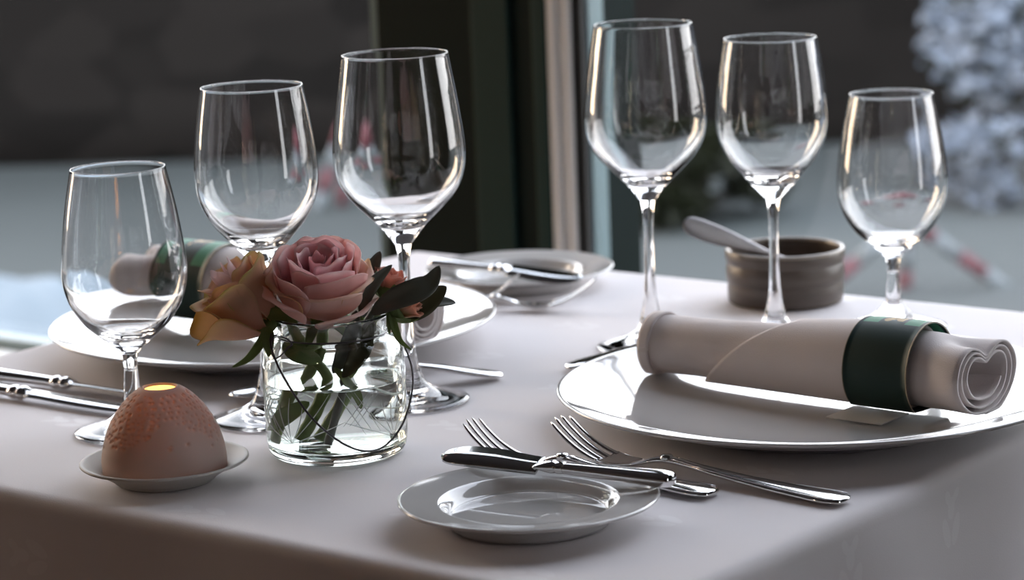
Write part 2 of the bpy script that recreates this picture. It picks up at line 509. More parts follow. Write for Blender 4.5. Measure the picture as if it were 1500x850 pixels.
def thing(name, label, cat, loc=(0, 0, 0), rz=0.0, group=None):
    o = bpy.data.objects.new(name, None)
    COL.objects.link(o)
    o.location = loc; o.rotation_euler = (0, 0, rz)
    o.empty_display_size = 0.02
    o['label'] = label; o['category'] = cat
    if group: o['group'] = group
    return o

def tag(o, label, cat, group=None, kind=None):
    o['label'] = label; o['category'] = cat
    if group: o['group'] = group
    if kind: o['kind'] = kind
    return o

def struct(o):
    o['kind'] = 'structure'
    return o

def dup(root, loc, rz, label, group=None):
    r = root.copy(); COL.objects.link(r)
    r.location = loc; r.rotation_euler = (0, 0, rz); r['label'] = label
    if group: r['group'] = group
    for ch in list(root.children):
        c = ch.copy(); COL.objects.link(c); c.parent = r
        for g in ch.children:
            d = g.copy(); COL.objects.link(d); d.parent = c
    return r

def lerp(a, b, t): return a + (b - a) * t
def smooth(t):
    t = max(0.0, min(1.0, t)); return t * t * (3 - 2 * t)

# ------------------------------------------------------------------ room (local axes U, V: the directions of the table's sides)
TC = Vector((-0.0134, 1.7638, 0))
TH = rad(51.94)
RM = Matrix.Translation(TC) @ Matrix.Rotation(TH, 4, 'Z')      # room frame: x = U, y = V, z up from the floor
UA, VL, VR, UB, CEIL = 0.70, 2.75, -3.0, -3.4, 2.75
SILL, HEAD = 0.505, 2.42

def rbox(name, lo, hi, mat, parent=None, bev=0.0):
    v, f = box(lo, hi)
    o = mk(name, v, f, mat, parent, smooth=False)
    if parent is None: o.matrix_world = RM
    if bev: bevel(o, bev)
    return o

struct(rbox('floor', (UB, VR, -0.12), (UA + 0.1, VL, 0), M['floor']))
struct(rbox('ceiling', (UB, VR, CEIL), (UA + 0.1, VL, CEIL + 0.12), M['ceiling']))
struct(rbox('wall_back', (UB - 0.12, VR, 0), (UB, VL, CEIL), M['woodwall']))

def wall_with_windows(side, fixed, along, spans, base_mat, n0):
    """a low wall, a header and posts with windows between; along = 'V' for the wall at U = fixed, else at V = fixed"""
    lo_a, hi_a = along
    t0, t1 = fixed
    def B(a0, a1, z0, z1, d0=0.0, d1=0.0):
        return (((t0 - d0, a0, z0), (t1 + d1, a1, z1)) if side in ('front',) else ((a0, t0 - d0, z0), (a1, t1 + d1, z1)))
    mb = MB()
    mb.add(*box(*B(lo_a, hi_a, 0, SILL - 0.03)))
    mb.add(*box(*B(lo_a, hi_a, HEAD, CEIL)))
    edges = [lo_a] + [x for s in spans for x in s] + [hi_a]
    for i in range(0, len(edges), 2):
        if edges[i + 1] - edges[i] > 0.005: mb.add(*box(*B(edges[i], edges[i + 1], SILL - 0.03, HEAD)))
    w = mb.build('wall_' + side, base_mat, smooth=False); w.matrix_world = RM; struct(w)
    mid = t0 + 0.015
    for k, (a0, a1) in enumerate(spans):
        win = bpy.data.objects.new('window_%d' % (n0 + k), None); COL.objects.link(win); win.matrix_world = RM; struct(win)
        fr = MB(); fw_ = 0.022
        def BB(a, b, z0, z1, h=0.012):
            return box((mid - h, a, z0), (mid + h, b, z1)) if side == 'front' else box((a, mid - h, z0), (b, mid + h, z1))
        fr.add(*BB(a0, a1, SILL, SILL + 0.012)); fr.add(*BB(a0, a1, HEAD - fw_, HEAD))
        fr.add(*BB(a0, a0 + 0.014, SILL + 0.012, HEAD - fw_)); fr.add(*BB(a1 - 0.014, a1, SILL + 0.012, HEAD - fw_))
        fr.build('window_frame', M['tealedge'], win, smooth=False)
        v, f = BB(a0 + 0.012, a1 - 0.012, SILL + 0.01, HEAD - 0.015, 0.004)
        mk('pane', v, f, M['pane'], win, smooth=False)

wall_with_windows('front', (UA, UA + 0.10), (VR, VL), [(-0.80, 0.4415), (0.690, 2.68)], M['greendark'], 1)
wall_with_windows('left', (VL, VL + 0.10), (UB, UA), [(-0.50, 0.35)], M['woodwall'], 3)
wall_with_windows('right', (VR - 0.10, VR), (UB, UA), [(0.15, 0.55)], M['woodwall'], 4)
# the post between the two panes behind the table, with its pale mullion
struct(rbox('trim_1', (UA - 0.008, 0.468, SILL), (UA + 0.002, 0.687, HEAD), M['greendark'], bev=0.002))
struct(rbox('trim_2', (UA - 0.012, 0.515, SILL), (UA - 0.007, 0.562, HEAD), M['greenpaint'], bev=0.002))
struct(rbox('trim_3', (UA - 0.006, 0.430, SILL), (UA + 0.001, 0.4412, HEAD), M['gasket']))
ml = MB()
ml.add(*box((UA - 0.012, 0.4565, SILL), (UA, 0.468, HEAD))); ml.add(*box((UA - 0.010, 0.4415, SILL), (UA, 0.4545, HEAD)))
o = ml.build('trim_4', M['alu'], smooth=False); o.matrix_world = RM; bevel(o, 0.002); struct(o)
struct(rbox('trim_5', (UA - 0.013, 0.4685, SILL), (UA, 0.486, HEAD), M['greenpaint'], bev=0.002))
struct(rbox('trim_6', (UA - 0.10, -2.98, SILL - 0.034), (UA + 0.0, 2.74, SILL), M['sill'], bev=0.005))
struct(rbox('trim_7', (UA - 0.05, VR, HEAD), (UA + 0.0, VL, HEAD + 0.09), M['greenpaint']))

# ------------------------------------------------------------------ outside
GZ = -0.45
v, f = [], []
NX, NY = 60, 50
for j in range(NY + 1):
    for i in range(NX + 1):
        x = lerp(-30, 30, i / NX); y = lerp(-4, 40, j / NY)
        inside = (RM.inverted() @ Vector((x, y, 0)))
        z = GZ + 0.03 * mnoise.noise(Vector((x * 0.5, y * 0.5, 0)))
        v.append((x, y, min(z, -0.2)))
for j in range(NY):
    for i in range(NX):
        a = j * (NX + 1) + i
        f.append((a, a + 1, a + NX + 2, a + NX + 1))
struct(mk('outside_ground', v, f, M['asphalt']))
# low dark stone wall across the yard
def stone_wall(name, x0, y0, x1, y1, z0, z1, t=0.4):
    d = Vector((x1 - x0, y1 - y0, 0)); L = d.length; a = math.atan2(d.y, d.x)
    mb = MB(); n = int(L / 0.5)
    fn = lambda u, w: Vector((u * L, 0.05 * mnoise.noise(Vector((u * L * 1.5, w * 4, 1))), lerp(z0, z1, w) + (0.05 * mnoise.noise(Vector((u * L, 3, 0))) if w > 0.99 else 0)))
    vv, ff, _ = sheet(fn, n, 6, -t)
    o = mk(name, vv, ff, M['stone']); o.location = (x0, y0, 0); o.rotation_euler = (0, 0, a)
    return struct(o)
stone_wall('outside_stone_wall', -14, 13.2, 14, 10.6, GZ - 0.1, 1.45)

def shrub(name, label, loc, rx, ry, rz_, n, leaf, mat, seed, group=None, trunk=True, cat='shrub', mats=None):
    """a shrub: a cloud of separate little leaves on branching twigs"""
    rnd = random.Random(seed)
    t = thing(name, label, cat, loc, rnd.uniform(0, 6), group)
    mb = MB()
    blobs = [(Vector((rnd.uniform(-0.6, 0.6) * rx, rnd.uniform(-0.6, 0.6) * ry, rz_ * rnd.uniform(0.3, 1.45))), rnd.uniform(0.3, 0.55)) for _ in range(9)]
    for i in range(n):
        c, s = rnd.choice(blobs); s = s * 0.72
        d = Vector((rnd.gauss(0, 1), rnd.gauss(0, 1), rnd.gauss(0, 1))).normalized() * (rnd.random() ** 0.4)
        p = c + Vector((d.x * rx * s, d.y * ry * s, d.z * rz_ * s))
        if p.z < 0.02: p.z = 0.02 + rnd.random() * 0.1
        a = Vector((rnd.gauss(0, 1), rnd.gauss(0, 1), rnd.gauss(0, 0.6))).normalized()
        b = a.orthogonal().normalized(); nrm = a.cross(b)
        L = leaf * rnd.uniform(0.6, 1.3)
        vv = [p - a * L, p + b * L * 0.45 + nrm * L * 0.1, p + a * L, p - b * L * 0.45 + nrm * L * 0.1]
        mb.add(vv, [(0, 1, 2, 3)], mi=(0 if rnd.random() < 0.75 else 1) if mats else 0)
    mb.build('foliage', mat, t, smooth=False, mats=mats)
    br = MB()
    for c, s in blobs:
        br.add(*tube(spline([(0, 0, 0), (c.x * 0.3, c.y * 0.3, c.z * 0.45), tuple(c)], 4), [0.035 - 0.003 * k for k in range(9)], 6))
    br.build('branches', M['bark'], t)
    return t

# ivy creeping over the upper part of the stone wall, a green fringe at the top of the view
rnd = random.Random(11)
mb = MB()
for i in range(5200):
    x = rnd.uniform(-6.0, 3.4)
    lo_ = 0.03 + 0.14 * mnoise.noise(Vector((x * 1.3, 4.0, 0)))
    z = lo_ + abs(rnd.gauss(0, 0.55)) 
    if z > 1.5: continue
    y = 13.2 - (x + 14) / 28 * 2.6 - 0.09 - rnd.random() * 0.10
    p = Vector((x, y, z)); a = Vector((rnd.gauss(0, 1), rnd.gauss(0, 0.4), rnd.gauss(0, 1))).normalized()
    b = a.cross(Vector((rnd.gauss(0, 0.4), -1, rnd.gauss(0, 0.4)))).normalized(); L = rnd.uniform(0.03, 0.06)
    mb.add([p - a * L, p + b * L * 0.7, p + a * L, p - b * L * 0.7], [(0, 1, 2, 3)], mi=1 if rnd.random() < 0.22 else 0)
tag(mb.build('ivy', None, smooth=False, mats=[M['hedge'], M['hedgepale']]), 'dark green ivy creeping over the top of the stone wall outside', 'ivy', kind='stuff')

def frost_shrub(label, loc, rx, rz_, n, seed):
    return shrub('frosted_shrub', label, loc, rx, rx * 0.8, rz_, n, 0.04, None, seed, 'frosted shrubs in the yard', mats=[M['frost'], M['hedge']])
# pale, frosted shrubs at the right
frost_shrub('large pale frosted shrub behind the right-hand small wine glass', (2.10, 10.3, GZ), 0.66, 0.66, 2600, 3)
frost_shrub('low pale frosted shrub under the large frosted one', (1.76, 9.7, GZ - 0.02), 0.34, 0.20, 1200, 4)

shrub('low_shrub', 'low dark shrub outside behind the tallest glass on the right', (0.62, 9.6, GZ), 0.5, 0.4, 0.20, 1500, 0.05, M['hedge'], 9)
def snow_heap(label, loc, rx, ry, h, seed):
    fn = lambda u, w: (rx * w * math.cos(2 * PI * u) * (1 + 0.25 * mnoise.noise(Vector((math.cos(2 * PI * u) * 1.5, math.sin(2 * PI * u) * 1.5, seed)))),
                       ry * w * math.sin(2 * PI * u) * (1 + 0.25 * mnoise.noise(Vector((math.cos(2 * PI * u) * 1.5, math.sin(2 * PI * u) * 1.5, seed + 5)))),
                       h * (1 - w * w) * (1 + 0.18 * mnoise.noise(Vector((w * 4 * math.cos(2 * PI * u), w * 4 * math.sin(2 * PI * u), seed)))) - 0.06 * w)
    vv, ff, _ = sheet(fn, 40, 14)
    o = mk('snow_heap', vv, ff, M['snow'], loc=loc)
    return tag(o, label, 'snow heap')
snow_heap('grey heap of old snow outside the left pane', (-1.38, 6.9, GZ), 0.48, 1.0, 0.36, 1.0)

# red and white barriers standing in the yard
def barrier(label, loc, rz_, h, w, lean):
    t = thing('striped_barrier', label, 'barrier', loc, rz_, 'red and white barriers outside')
    for s in (-1, 1):
        leg = MB(); n = 4
        for k in range(n):
            a, b = k / n, (k + 1) / n
            p = Vector((0, 0, h)).lerp(Vector((s * w, 0, 0)), a); q = Vector((0, 0, h)).lerp(Vector((s * w, 0, 0)), b)
            leg.add(*tube([p, q], 0.022, 8), mi=k % 2)
        leg.build('leg', None, t, mats=[M['tapered'], M['tapewhite']])
    post = MB()
    for k in range(3): post.add(*tube([(0, 0.05 - lean * k / 3, h * k / 3), (0, 0.05 - lean * (k + 1) / 3, h * (k + 1) / 3)], 0.022, 8), mi=k % 2)
    post.build('post', None, t, mats=[M['tapered'], M['tapewhite']])
    return t
barrier('red and white striped barrier frame outside the right pane', (1.22, 8.1, GZ - 0.02), 0.1, 0.24, 0.32, 0.05)
barrier('red and white striped barrier frame outside the left pane beside the green post', (-0.62, 10.2, GZ - 0.02), 0.5, 0.34, 0.14, 0.05)

# ------------------------------------------------------------------ lamps of the room (behind the camera)
def pendant(loc):
    t = thing('pendant_lamp', 'brass pendant lamp hanging from the restaurant ceiling', 'lamp', loc, 0, 'pendant lamps of the dining room')
    v, f = lathe([(0.02, 0.14), (0.06, 0.12), (0.11, 0.05), (0.13, 0.0), (0.127, 0.0), (0.107, 0.05), (0.058, 0.117), (0.0, 0.13)], 32)
    mk('shade', v, f, M['brass'], t)
    mk('cord', *tube([(0, 0, 0.13), (0, 0, CEIL - loc[2])], 0.004, 8), M['gasket'], t)
    mk('bulb', *lathe([(0.0, 0.02), (0.02, 0.03), (0.03, 0.055), (0.02, 0.08), (0.0, 0.10)], 16), M['bulb'], t)
    return t
for (a, b) in ((-2.4, -0.6), (-2.0, 1.2), (-2.9, -2.0)):
    p = RM @ Vector((a, b, 1.95)); pendant(tuple(p))

# ------------------------------------------------------------------ table and cloth
HU, HV = 0.3697, 0.3774
tb = thing('dining_table', 'square dining table hidden under the white tablecloth', 'table', (TC.x, TC.y, 0), TH)
bevel(mk('table_top', *box((-HU + 0.004, -HV + 0.004, TZ - 0.035), (HU - 0.004, HV - 0.004, TZ - 0.0035)), M['tablewood'], tb, smooth=False), 0.01)
for sx in (-1, 1):
    for sy in (-1, 1):
        bevel(mk('leg', *box((sx * 0.30 - 0.025, sy * 0.30 - 0.025, 0), (sx * 0.30 + 0.025, sy * 0.30 + 0.025, TZ - 0.035)), M['tablewood'], tb, smooth=False), 0.004)

def cloth():
    OV, R = 0.30, 0.0085
    n = 150
    AU, AV = HU + OV, HV + OV
    def axis(half, A):
        # denser round the edge
        s = []
        inner = [lerp(-half + 0.03, half - 0.03, i / 44) for i in range(45)]
        edge = [half - 0.03 + 0.075 * i / 22 for i in range(1, 23)]
        outer = [half + 0.045 + (A - half - 0.045) * i / 14 for i in range(1, 15)]
        pos = edge + outer
        return [-x for x in reversed(pos)] + inner + pos
    us, vs = axis(HU, AU), axis(HV, AV)
    verts, faces, uvs = [], [], []
    for b in vs:
        for a in us:
            iu, iv = HU - R, HV - R
            cu, cv = max(-iu, min(iu, a)), max(-iv, min(iv, b))
            eu, ev = a - cu, b - cv
            l = max(abs(eu), abs(ev)) if (eu and ev) else abs(eu) + abs(ev)
            h = math.hypot(eu, ev)
            z = 0.00025 * mnoise.noise(Vector((a * 14, b * 14, 0))) + 0.00018 * mnoise.noise(Vector((a * 40, b * 40, 7)))
            if h > 0:
                d = Vector((eu / h, ev / h))
                an = min(l / R, PI / 2)
                outr = R * math.sin(an); drop = R * (1 - math.cos(an)) + max(0, l - R * PI / 2)
                hang = smooth(max(0, drop - 0.01) / 0.25)
                s = a if abs(ev) > abs(eu) else b
                outr += hang * (0.012 + 0.010 * math.sin(s * 21 + 0.8) + 0.006 * math.sin(s * 43 + 2.0)) + 0.002 * math.sin(s * 37) * smooth(drop / 0.03)
                if eu and ev:
                    q = min(abs(eu), abs(ev)) / max(abs(eu), abs(ev))
                    outr += hang * 0.10 * q
                verts.append((cu + d.x * outr, cv + d.y * outr, z - drop))
            else:
                verts.append((a, b, z))
            uvs.append((a, b))
    W_ = len(us)
    for j in range(len(vs) - 1):
        for i in range(W_ - 1):
            faces.append((j * W_ + i, j * W_ + i + 1, (j + 1) * W_ + i + 1, (j + 1) * W_ + i))
    o = mk('tablecloth', verts, faces, M['cloth'], uvs=uvs)
    o.location = (TC.x, TC.y, TZ); o.rotation_euler = (0, 0, TH)
    so = o.modifiers.new('thickness', 'SOLIDIFY'); so.thickness = 0.0012; so.offset = -1
    tag(o, 'white damask tablecloth covering the square table and hanging over its edges', 'tablecloth')
cloth()
T0 = TZ + 0.0007                 # what stands on the cloth

# ------------------------------------------------------------------ wine glasses
def make_glass(name, label, group, H, rim, upper, lower, neck_r, stem_r, foot_r, stem_low):
    """upper: (r, z) from the widest point up to the rim; lower: (r, z) from the widest point down to the neck (outside)"""
    t = thing(name, label, 'wine glass', (0, 0, 0), 0, group)
    zn = lower[-1][1]
    outer = spline(list(reversed(lower)) + upper, 7)                    # neck -> widest -> rim
    # inner wall: thin at the rim, thicker towards the base
    inner = []
    zin = zn + 0.0125
    zcut = zn + 0.0230
    for i, (r, z) in enumerate(outer):
        j0, j1 = max(i - 1, 0), min(i + 1, len(outer) - 1)
        tx, tz = outer[j1][0] - outer[j0][0], outer[j1][1] - outer[j0][1]
        L = math.hypot(tx, tz); nx, nz = tz / L, -tx / L
        k = max(0.0, min(1.0, (lower[0][1] - z) / (lower[0][1] - zn)))
        th = 0.00085 + 0.0036 * k ** 2.4
        ir, iz = r - nx * th, z - nz * th
        if iz > zcut and ir > 0.0035: inner.append((ir, iz))
    base = inner[0]
    slope = (inner[1][1] - base[1]) / (inner[1][0] - base[0])
    pw = max(1.5, slope * base[0] / (base[1] - zin))
    bott = [(base[0] * q / 8, zin + (base[1] - zin) * (q / 8) ** pw) for q in range(8)]
    inner = bott + inner
    rim_pts = [(H_r, H_z) for H_r, H_z in ((outer[-1][0] - 0.0001, outer[-1][1] + 0.0004), (outer[-1][0] - 0.00043, outer[-1][1] + 0.00058), (outer[-1][0] - 0.00075, outer[-1][1] + 0.0004))]
    bowl = outer + rim_pts + list(reversed(inner))
    nk = (neck_r, zn)
    bowl[0] = nk
    stem = spline([(stem_r * 1.25, stem_low), (stem_r * 1.02, stem_low + 0.016), (stem_r * 0.95, lerp(stem_low, zn, 0.6)),
                   (lerp(stem_r, neck_r, 0.12), zn - 0.010), (lerp(stem_r, neck_r, 0.55), zn - 0.0035), nk], 6)
    fl = [(foot_r - 0.0035, 0.0), (foot_r - 0.0012, 0.0001), (foot_r - 0.0003, 0.0008), (foot_r - 0.0007, 0.0017), (foot_r - 0.004, 0.0024)]
    flare = spline([fl[-1], (foot_r * 0.70, 0.0046), (foot_r * 0.42, 0.0085), (foot_r * 0.25, 0.0145), (foot_r * 0.155, lerp(0.0145, stem_low, 0.55)), (stem_r * 1.25, stem_low)], 6)
    under = [(0.0, 0.0042), (foot_r * 0.3, 0.0038), (foot_r * 0.6, 0.0022), (foot_r * 0.8, 0.0008)]
    foot = spline(under, 3) + fl[:-1] + flare
    def norm_lathe(nm, prof, full, off):
        """normals come from the whole outline so that the pieces meet without a seam"""
        vv, ff = lathe(prof, 96)
        return mk(nm, vv, ff, M['crystal'], t)
    norm_lathe('bowl', bowl, None, 0)
    norm_lathe('stem', stem, None, 0)
    norm_lathe('foot', foot, None, 0)
    return t

big = make_glass('large_wine_glass', 'tallest wine glass behind the flowers, before the dark green post', 'large wine glasses', 0.2279, 0.034,
                 [(0.0422, 0.172), (0.0405, 0.186), (0.0374, 0.207), (0.0340, 0.2273)],
                 [(0.0427, 0.163), (0.0418, 0.1532), (0.0388, 0.1436), (0.0330, 0.1348), (0.0248, 0.1262), (0.0164, 0.1181), (0.0103, 0.1110), (0.0060, 0.1050)],
                 0.0058, 0.0036, 0.0390, 0.036)
med = make_glass('medium_wine_glass', 'round-bowled wine glass second from the left, behind the peach rose', 'medium wine glasses', 0.2143, 0.0322,
                 [(0.0386, 0.168), (0.0372, 0.182), (0.0349, 0.198), (0.0322, 0.2137)],
                 [(0.0391, 0.158), (0.0384, 0.1490), (0.0356, 0.1393), (0.0294, 0.1280), (0.0208, 0.1180), (0.0132, 0.1094), (0.0088, 0.1050), (0.0055, 0.1018)],
                 0.0054, 0.0034, 0.0380, 0.036)
small = make_glass('small_wine_glass', 'short-stemmed wine glass at the far left, behind the candle dome', 'small wine glasses', 0.169, 0.0296,
                   [(0.0387, 0.114), (0.0371, 0.128), (0.0340, 0.147), (0.0296, 0.1684)],
                   [(0.0393, 0.103), (0.0381, 0.0930), (0.0344, 0.0822), (0.0274, 0.0712), (0.0205, 0.0645), (0.0133, 0.0584), (0.0085, 0.0545), (0.0054, 0.0508)],
                   0.0052, 0.0042, 0.0382, 0.024)
big.location = (-0.0690, 1.7075, T0)
med.location = (-0.1582, 1.6739, T0)
small.location = (-0.2422, 1.6531, T0)
dup(big, (0.0970, 1.8485, T0), 0.4, 'tallest wine glass behind the rolled napkin, right of the pale mullion')
dup(med, (0.1851, 1.8543, T0), 0.4, 'wine glass standing in front of the brown stoneware pot')
dup(small, (0.2728, 1.8829, T0), 0.4, 'short-stemmed wine glass at the far right, before the frosted shrub')

# ------------------------------------------------------------------ plates
def plate_mesh(prof, name, label, loc, group):
    vv, ff = lathe(prof, 160)
    o = mk(name, vv, ff, M['china'], loc=loc)
    return tag(o, label, 'plate', group)
dinner_prof = ([(0.0, 0.003), (0.086, 0.003), (0.090, 0.0), (0.095, 0.0), (0.098, 0.0035)] +
               spline([(0.099, 0.0036), (0.121, 0.0083), (0.143, 0.0143), (0.157, 0.0192)], 5) +
               [(0.1598, 0.0203), (0.1609, 0.0213), (0.1606, 0.0222), (0.1594, 0.0225), (0.1578, 0.0219)] +
               spline([(0.155, 0.0209), (0.138, 0.0158), (0.118, 0.0116), (0.098, 0.0094), (0.07, 0.0084), (0.035, 0.0080), (0.0, 0.0079)], 5))
pl1 = plate_mesh(dinner_prof, 'dinner_plate', 'large white dinner plate at the right, forks and bread plate before it', (0.1860, 1.6246, T0), 'large dinner plates')
pl2 = pl1.copy(); COL.objects.link(pl2); pl2.location = (-0.1727, 1.8992, T0)
pl2['label'] = 'large white dinner plate at the left behind the flower jar'
BR = 0.0714
bread_prof = ([(0.0, 0.002), (0.040, 0.002), (0.042, 0.0), (0.0445, 0.0), (0.046, 0.002)] +
              spline([(0.0465, 0.0030), (0.052, 0.0078), (0.060, 0.0107), (0.0690, 0.0128)], 4) +
              [(0.0708, 0.0134), (0.0714, 0.0141), (0.0712, 0.0149), (0.0704, 0.0152), (0.0694, 0.0150)] +
              spline([(0.068, 0.0147), (0.060, 0.0136), (0.0515, 0.0127), (0.0488, 0.0121), (0.0462, 0.0098), (0.0440, 0.0067), (0.0425, 0.0055), (0.040, 0.0051), (0.02, 0.0050), (0.0, 0.0050)], 4))
br1 = plate_mesh(bread_prof, 'bread_plate', 'small white bread plate in front with a butter knife across it', (0.0047, 1.4087, T0), 'bread plates')
br2 = br1.copy(); COL.objects.link(br2); br2.location = (0.0067, 2.1000, T0); br2.scale = (1.05, 1.05, 1)
br2['label'] = 'small white bread plate at the far edge below the pale mullion'

# ------------------------------------------------------------------ cutlery (local x runs from the handle end to the tip)
def oval(x, y, z, w, h, n=14, tilt=0.0):
    """cross-section ring in the y-z plane, w and h half sizes"""
    return [Vector((x, y + w * math.cos(2 * PI * k / n), z + h * math.sin(2 * PI * k / n) + tilt * w * math.cos(2 * PI * k / n))) for k in range(n)]

def handle_sections(x0, x1, zf, prof, n=18, h0=0.0013):
    """prof: (t, half width, half height) along the handle"""
    secs = []
    P = spline(prof, 6)
    for t, w, h in P:
        x = lerp(x0, x1, t); secs.append(oval(x, 0, zf(x), max(w, 0.0003), max(h, 0.0003), n))
    return secs

def make_fork(label, group, L):
    t = thing('fork', label, 'fork', (0, 0, 0), 0, group)
    k = L / 0.2
    zs = spline([(0.0, 0.0022), (0.25, 0.0034), (0.45, 0.0062), (0.56, 0.0088), (0.61, 0.0090), (0.66, 0.0072), (0.72, 0.0034), (0.77, 0.0022), (0.83, 0.0040), (0.90, 0.0098), (0.96, 0.0178), (1.0, 0.0250)], 6)
    def zf(x):
        s = x / L
        for a, b in zip(zs[:-1], zs[1:]):
            if s <= b[0]: return lerp(a[1], b[1], (s - a[0]) / max(b[0] - a[0], 1e-6))
        return zs[-1][1]
    hp = [(0.0, 0.0025, 0.0010), (0.012, 0.0070, 0.0019), (0.05, 0.0096, 0.0024), (0.12, 0.0106, 0.0027), (0.30, 0.0084, 0.0027), (0.55, 0.0054, 0.0026),
          (0.80, 0.0032, 0.0021), (0.93, 0.0030, 0.0022), (1.0, 0.0034, 0.0023)]
    hd = mk('handle', *loft(handle_sections(0, 0.60 * L, zf, hp)), M['silver'], t)
    # raised border lines along the handle
    ln = MB()
    for s in (-1, 1):
        ln.add(*tube([(lerp(0.004, 0.58 * L, q), s * 0.80 * next(w for (tt, w, hh) in [(a[0], a[1], a[2]) for a in spline(hp, 10)] if tt >= lerp(0.004, 0.58 * L, q) / (0.6 * L) - 1e-6),
                       zf(lerp(0.004, 0.58 * L, q)) + 0.0015) for q in [i / 24 for i in range(25)]], 0.0005, 6))
    ln.add(*lathe([(0.0, -0.0016), (0.0036, -0.001), (0.0040, 0.0005), (0.0030, 0.0018), (0.0, 0.0022)], 16))
    for i in range(len(ln.v) - 16 * 3 - 2, len(ln.v)):
        q = ln.v[i]; ln.v[i] = Vector((q.x + 0.605 * L, q.y, q.z + zf(0.605 * L) + 0.0012))
    ln.build('handle_rib', M['silver'], hd)
    # neck and palm
    pr = spline([(0.60, 0.0032), (0.64, 0.0028), (0.68, 0.0042), (0.72, 0.0085), (0.76, 0.0112), (0.80, 0.0119), (0.825, 0.0119)], 5)
    secs = []
    for s, w in pr:
        x = s * L; w *= k; cup = 0.0022 * smooth((s - 0.66) / 0.1)
        ring = []
        n = 16
        for q in range(n):
            a = 2 * PI * q / n; y = w * math.cos(a)
            ring.append(Vector((x, y, zf(x) + cup * (y / w) ** 2 + lerp(0.0020, 0.0011, smooth((s - 0.62) / 0.1)) * math.sin(a))))
        secs.append(ring)
    mk('palm', *loft(secs), M['silver'], t)
    for i in range(4):
        yc = (i - 1.5) * 0.0064 * k
        secs = []
        for q in range(15):
            s = lerp(0.818, 1.0 - 0.008 * (abs(i - 1.5) > 1), q / 14); x = s * L
            y = yc * lerp(1.0, 0.92, q / 14); cup = 0.0022 * (yc / (0.0119 * k)) ** 2 * (1 - q / 14)
            w = lerp(0.0023, 0.0012, (q / 14)) * k; h = 0.0013
            if q == 14: w, h = 0.0004, 0.0004
            secs.append(oval(x, y, zf(x) + cup, w, h, 10))
        mk('tine', *loft(secs), M['silver'], t)
    return t

def make_knife(label, group, L, blade_frac, hw, name='table_knife', belly=0.0, tilt=0.0, plain=False):
    t = thing(name, label, 'knife', (0, 0, 0), 0, group)
    xb = L * (1 - blade_frac)
    hz = hw * 0.62
    zf = lambda x: hz
    hp = [(0.0, hw * 0.35, hz * 0.4), (0.02, hw * 0.82, hz * 0.82), (0.10, hw, hz), (0.30, hw * 0.95, hz * 0.97), (0.60, hw * 0.76, hz * 0.86), (0.90, hw * 0.62, hz * 0.74), (1.0, hw * 0.60, hz * 0.7)]
    mk('handle', *loft(handle_sections(0, xb - 0.010, zf, hp)), M['silver'], t)
    bo = [(0.0, 0.60, 0.7), (0.12, 0.82, 0.95), (0.28, 0.86, 0.98), (0.40, 0.62, 0.72), (0.5, 0.66, 0.74), (0.62, 0.92, 1.0), (0.8, 0.86, 0.72), (1.0, 0.80, 0.24)]
    if plain: bo = [(0.0, 0.60, 0.7), (0.2, 0.66, 0.78), (0.32, 0.60, 0.70), (0.45, 0.70, 0.80), (0.7, 0.76, 0.62), (1.0, 0.80, 0.22)]
    mk('bolster', *loft([oval(xb - 0.010 + 0.018 * q, 0, hz, hw * w, hz * h, 18) for q, w, h in spline(bo, 4)]), M['silver'], t)
    # blade lies flat, the back straight, the edge bowed
    bl = L - xb - 0.006
    secs = []
    for q in range(25):
        s = q / 24; x = xb + 0.006 + bl * s
        back = hw * 0.80 * (1 - 0.10 * s) if s < 0.80 else hw * 0.80 * 0.92 * math.sqrt(max(0.0, 1 - ((s - 0.80) / 0.20) ** 2.2))
        edge = -hw * lerp(0.85, 1.15 + belly, smooth(s / 0.55)) if s < 0.62 else -hw * (1.15 + belly) * math.sqrt(max(0.0, 1 - ((s - 0.62) / 0.38) ** 2.4))
        back, edge = max(back, 0.0002), min(edge, -0.0002)
        zc = hz * lerp(1.0, 0.9, s)
        th = lerp(0.0011, 0.0006, s)
        r = []
        for y, zz in ((back, th), (lerp(back, edge, 0.5), th * 0.8), (edge, 0.00012), (edge, -0.00012), (lerp(back, edge, 0.5), -th * 0.8), (back, -th)):
            r.append(Vector((x, y, zc + zz + tilt * y)))
        secs.append(r)
    mk('blade', *loft(secs), M['steel'], t)
    return t

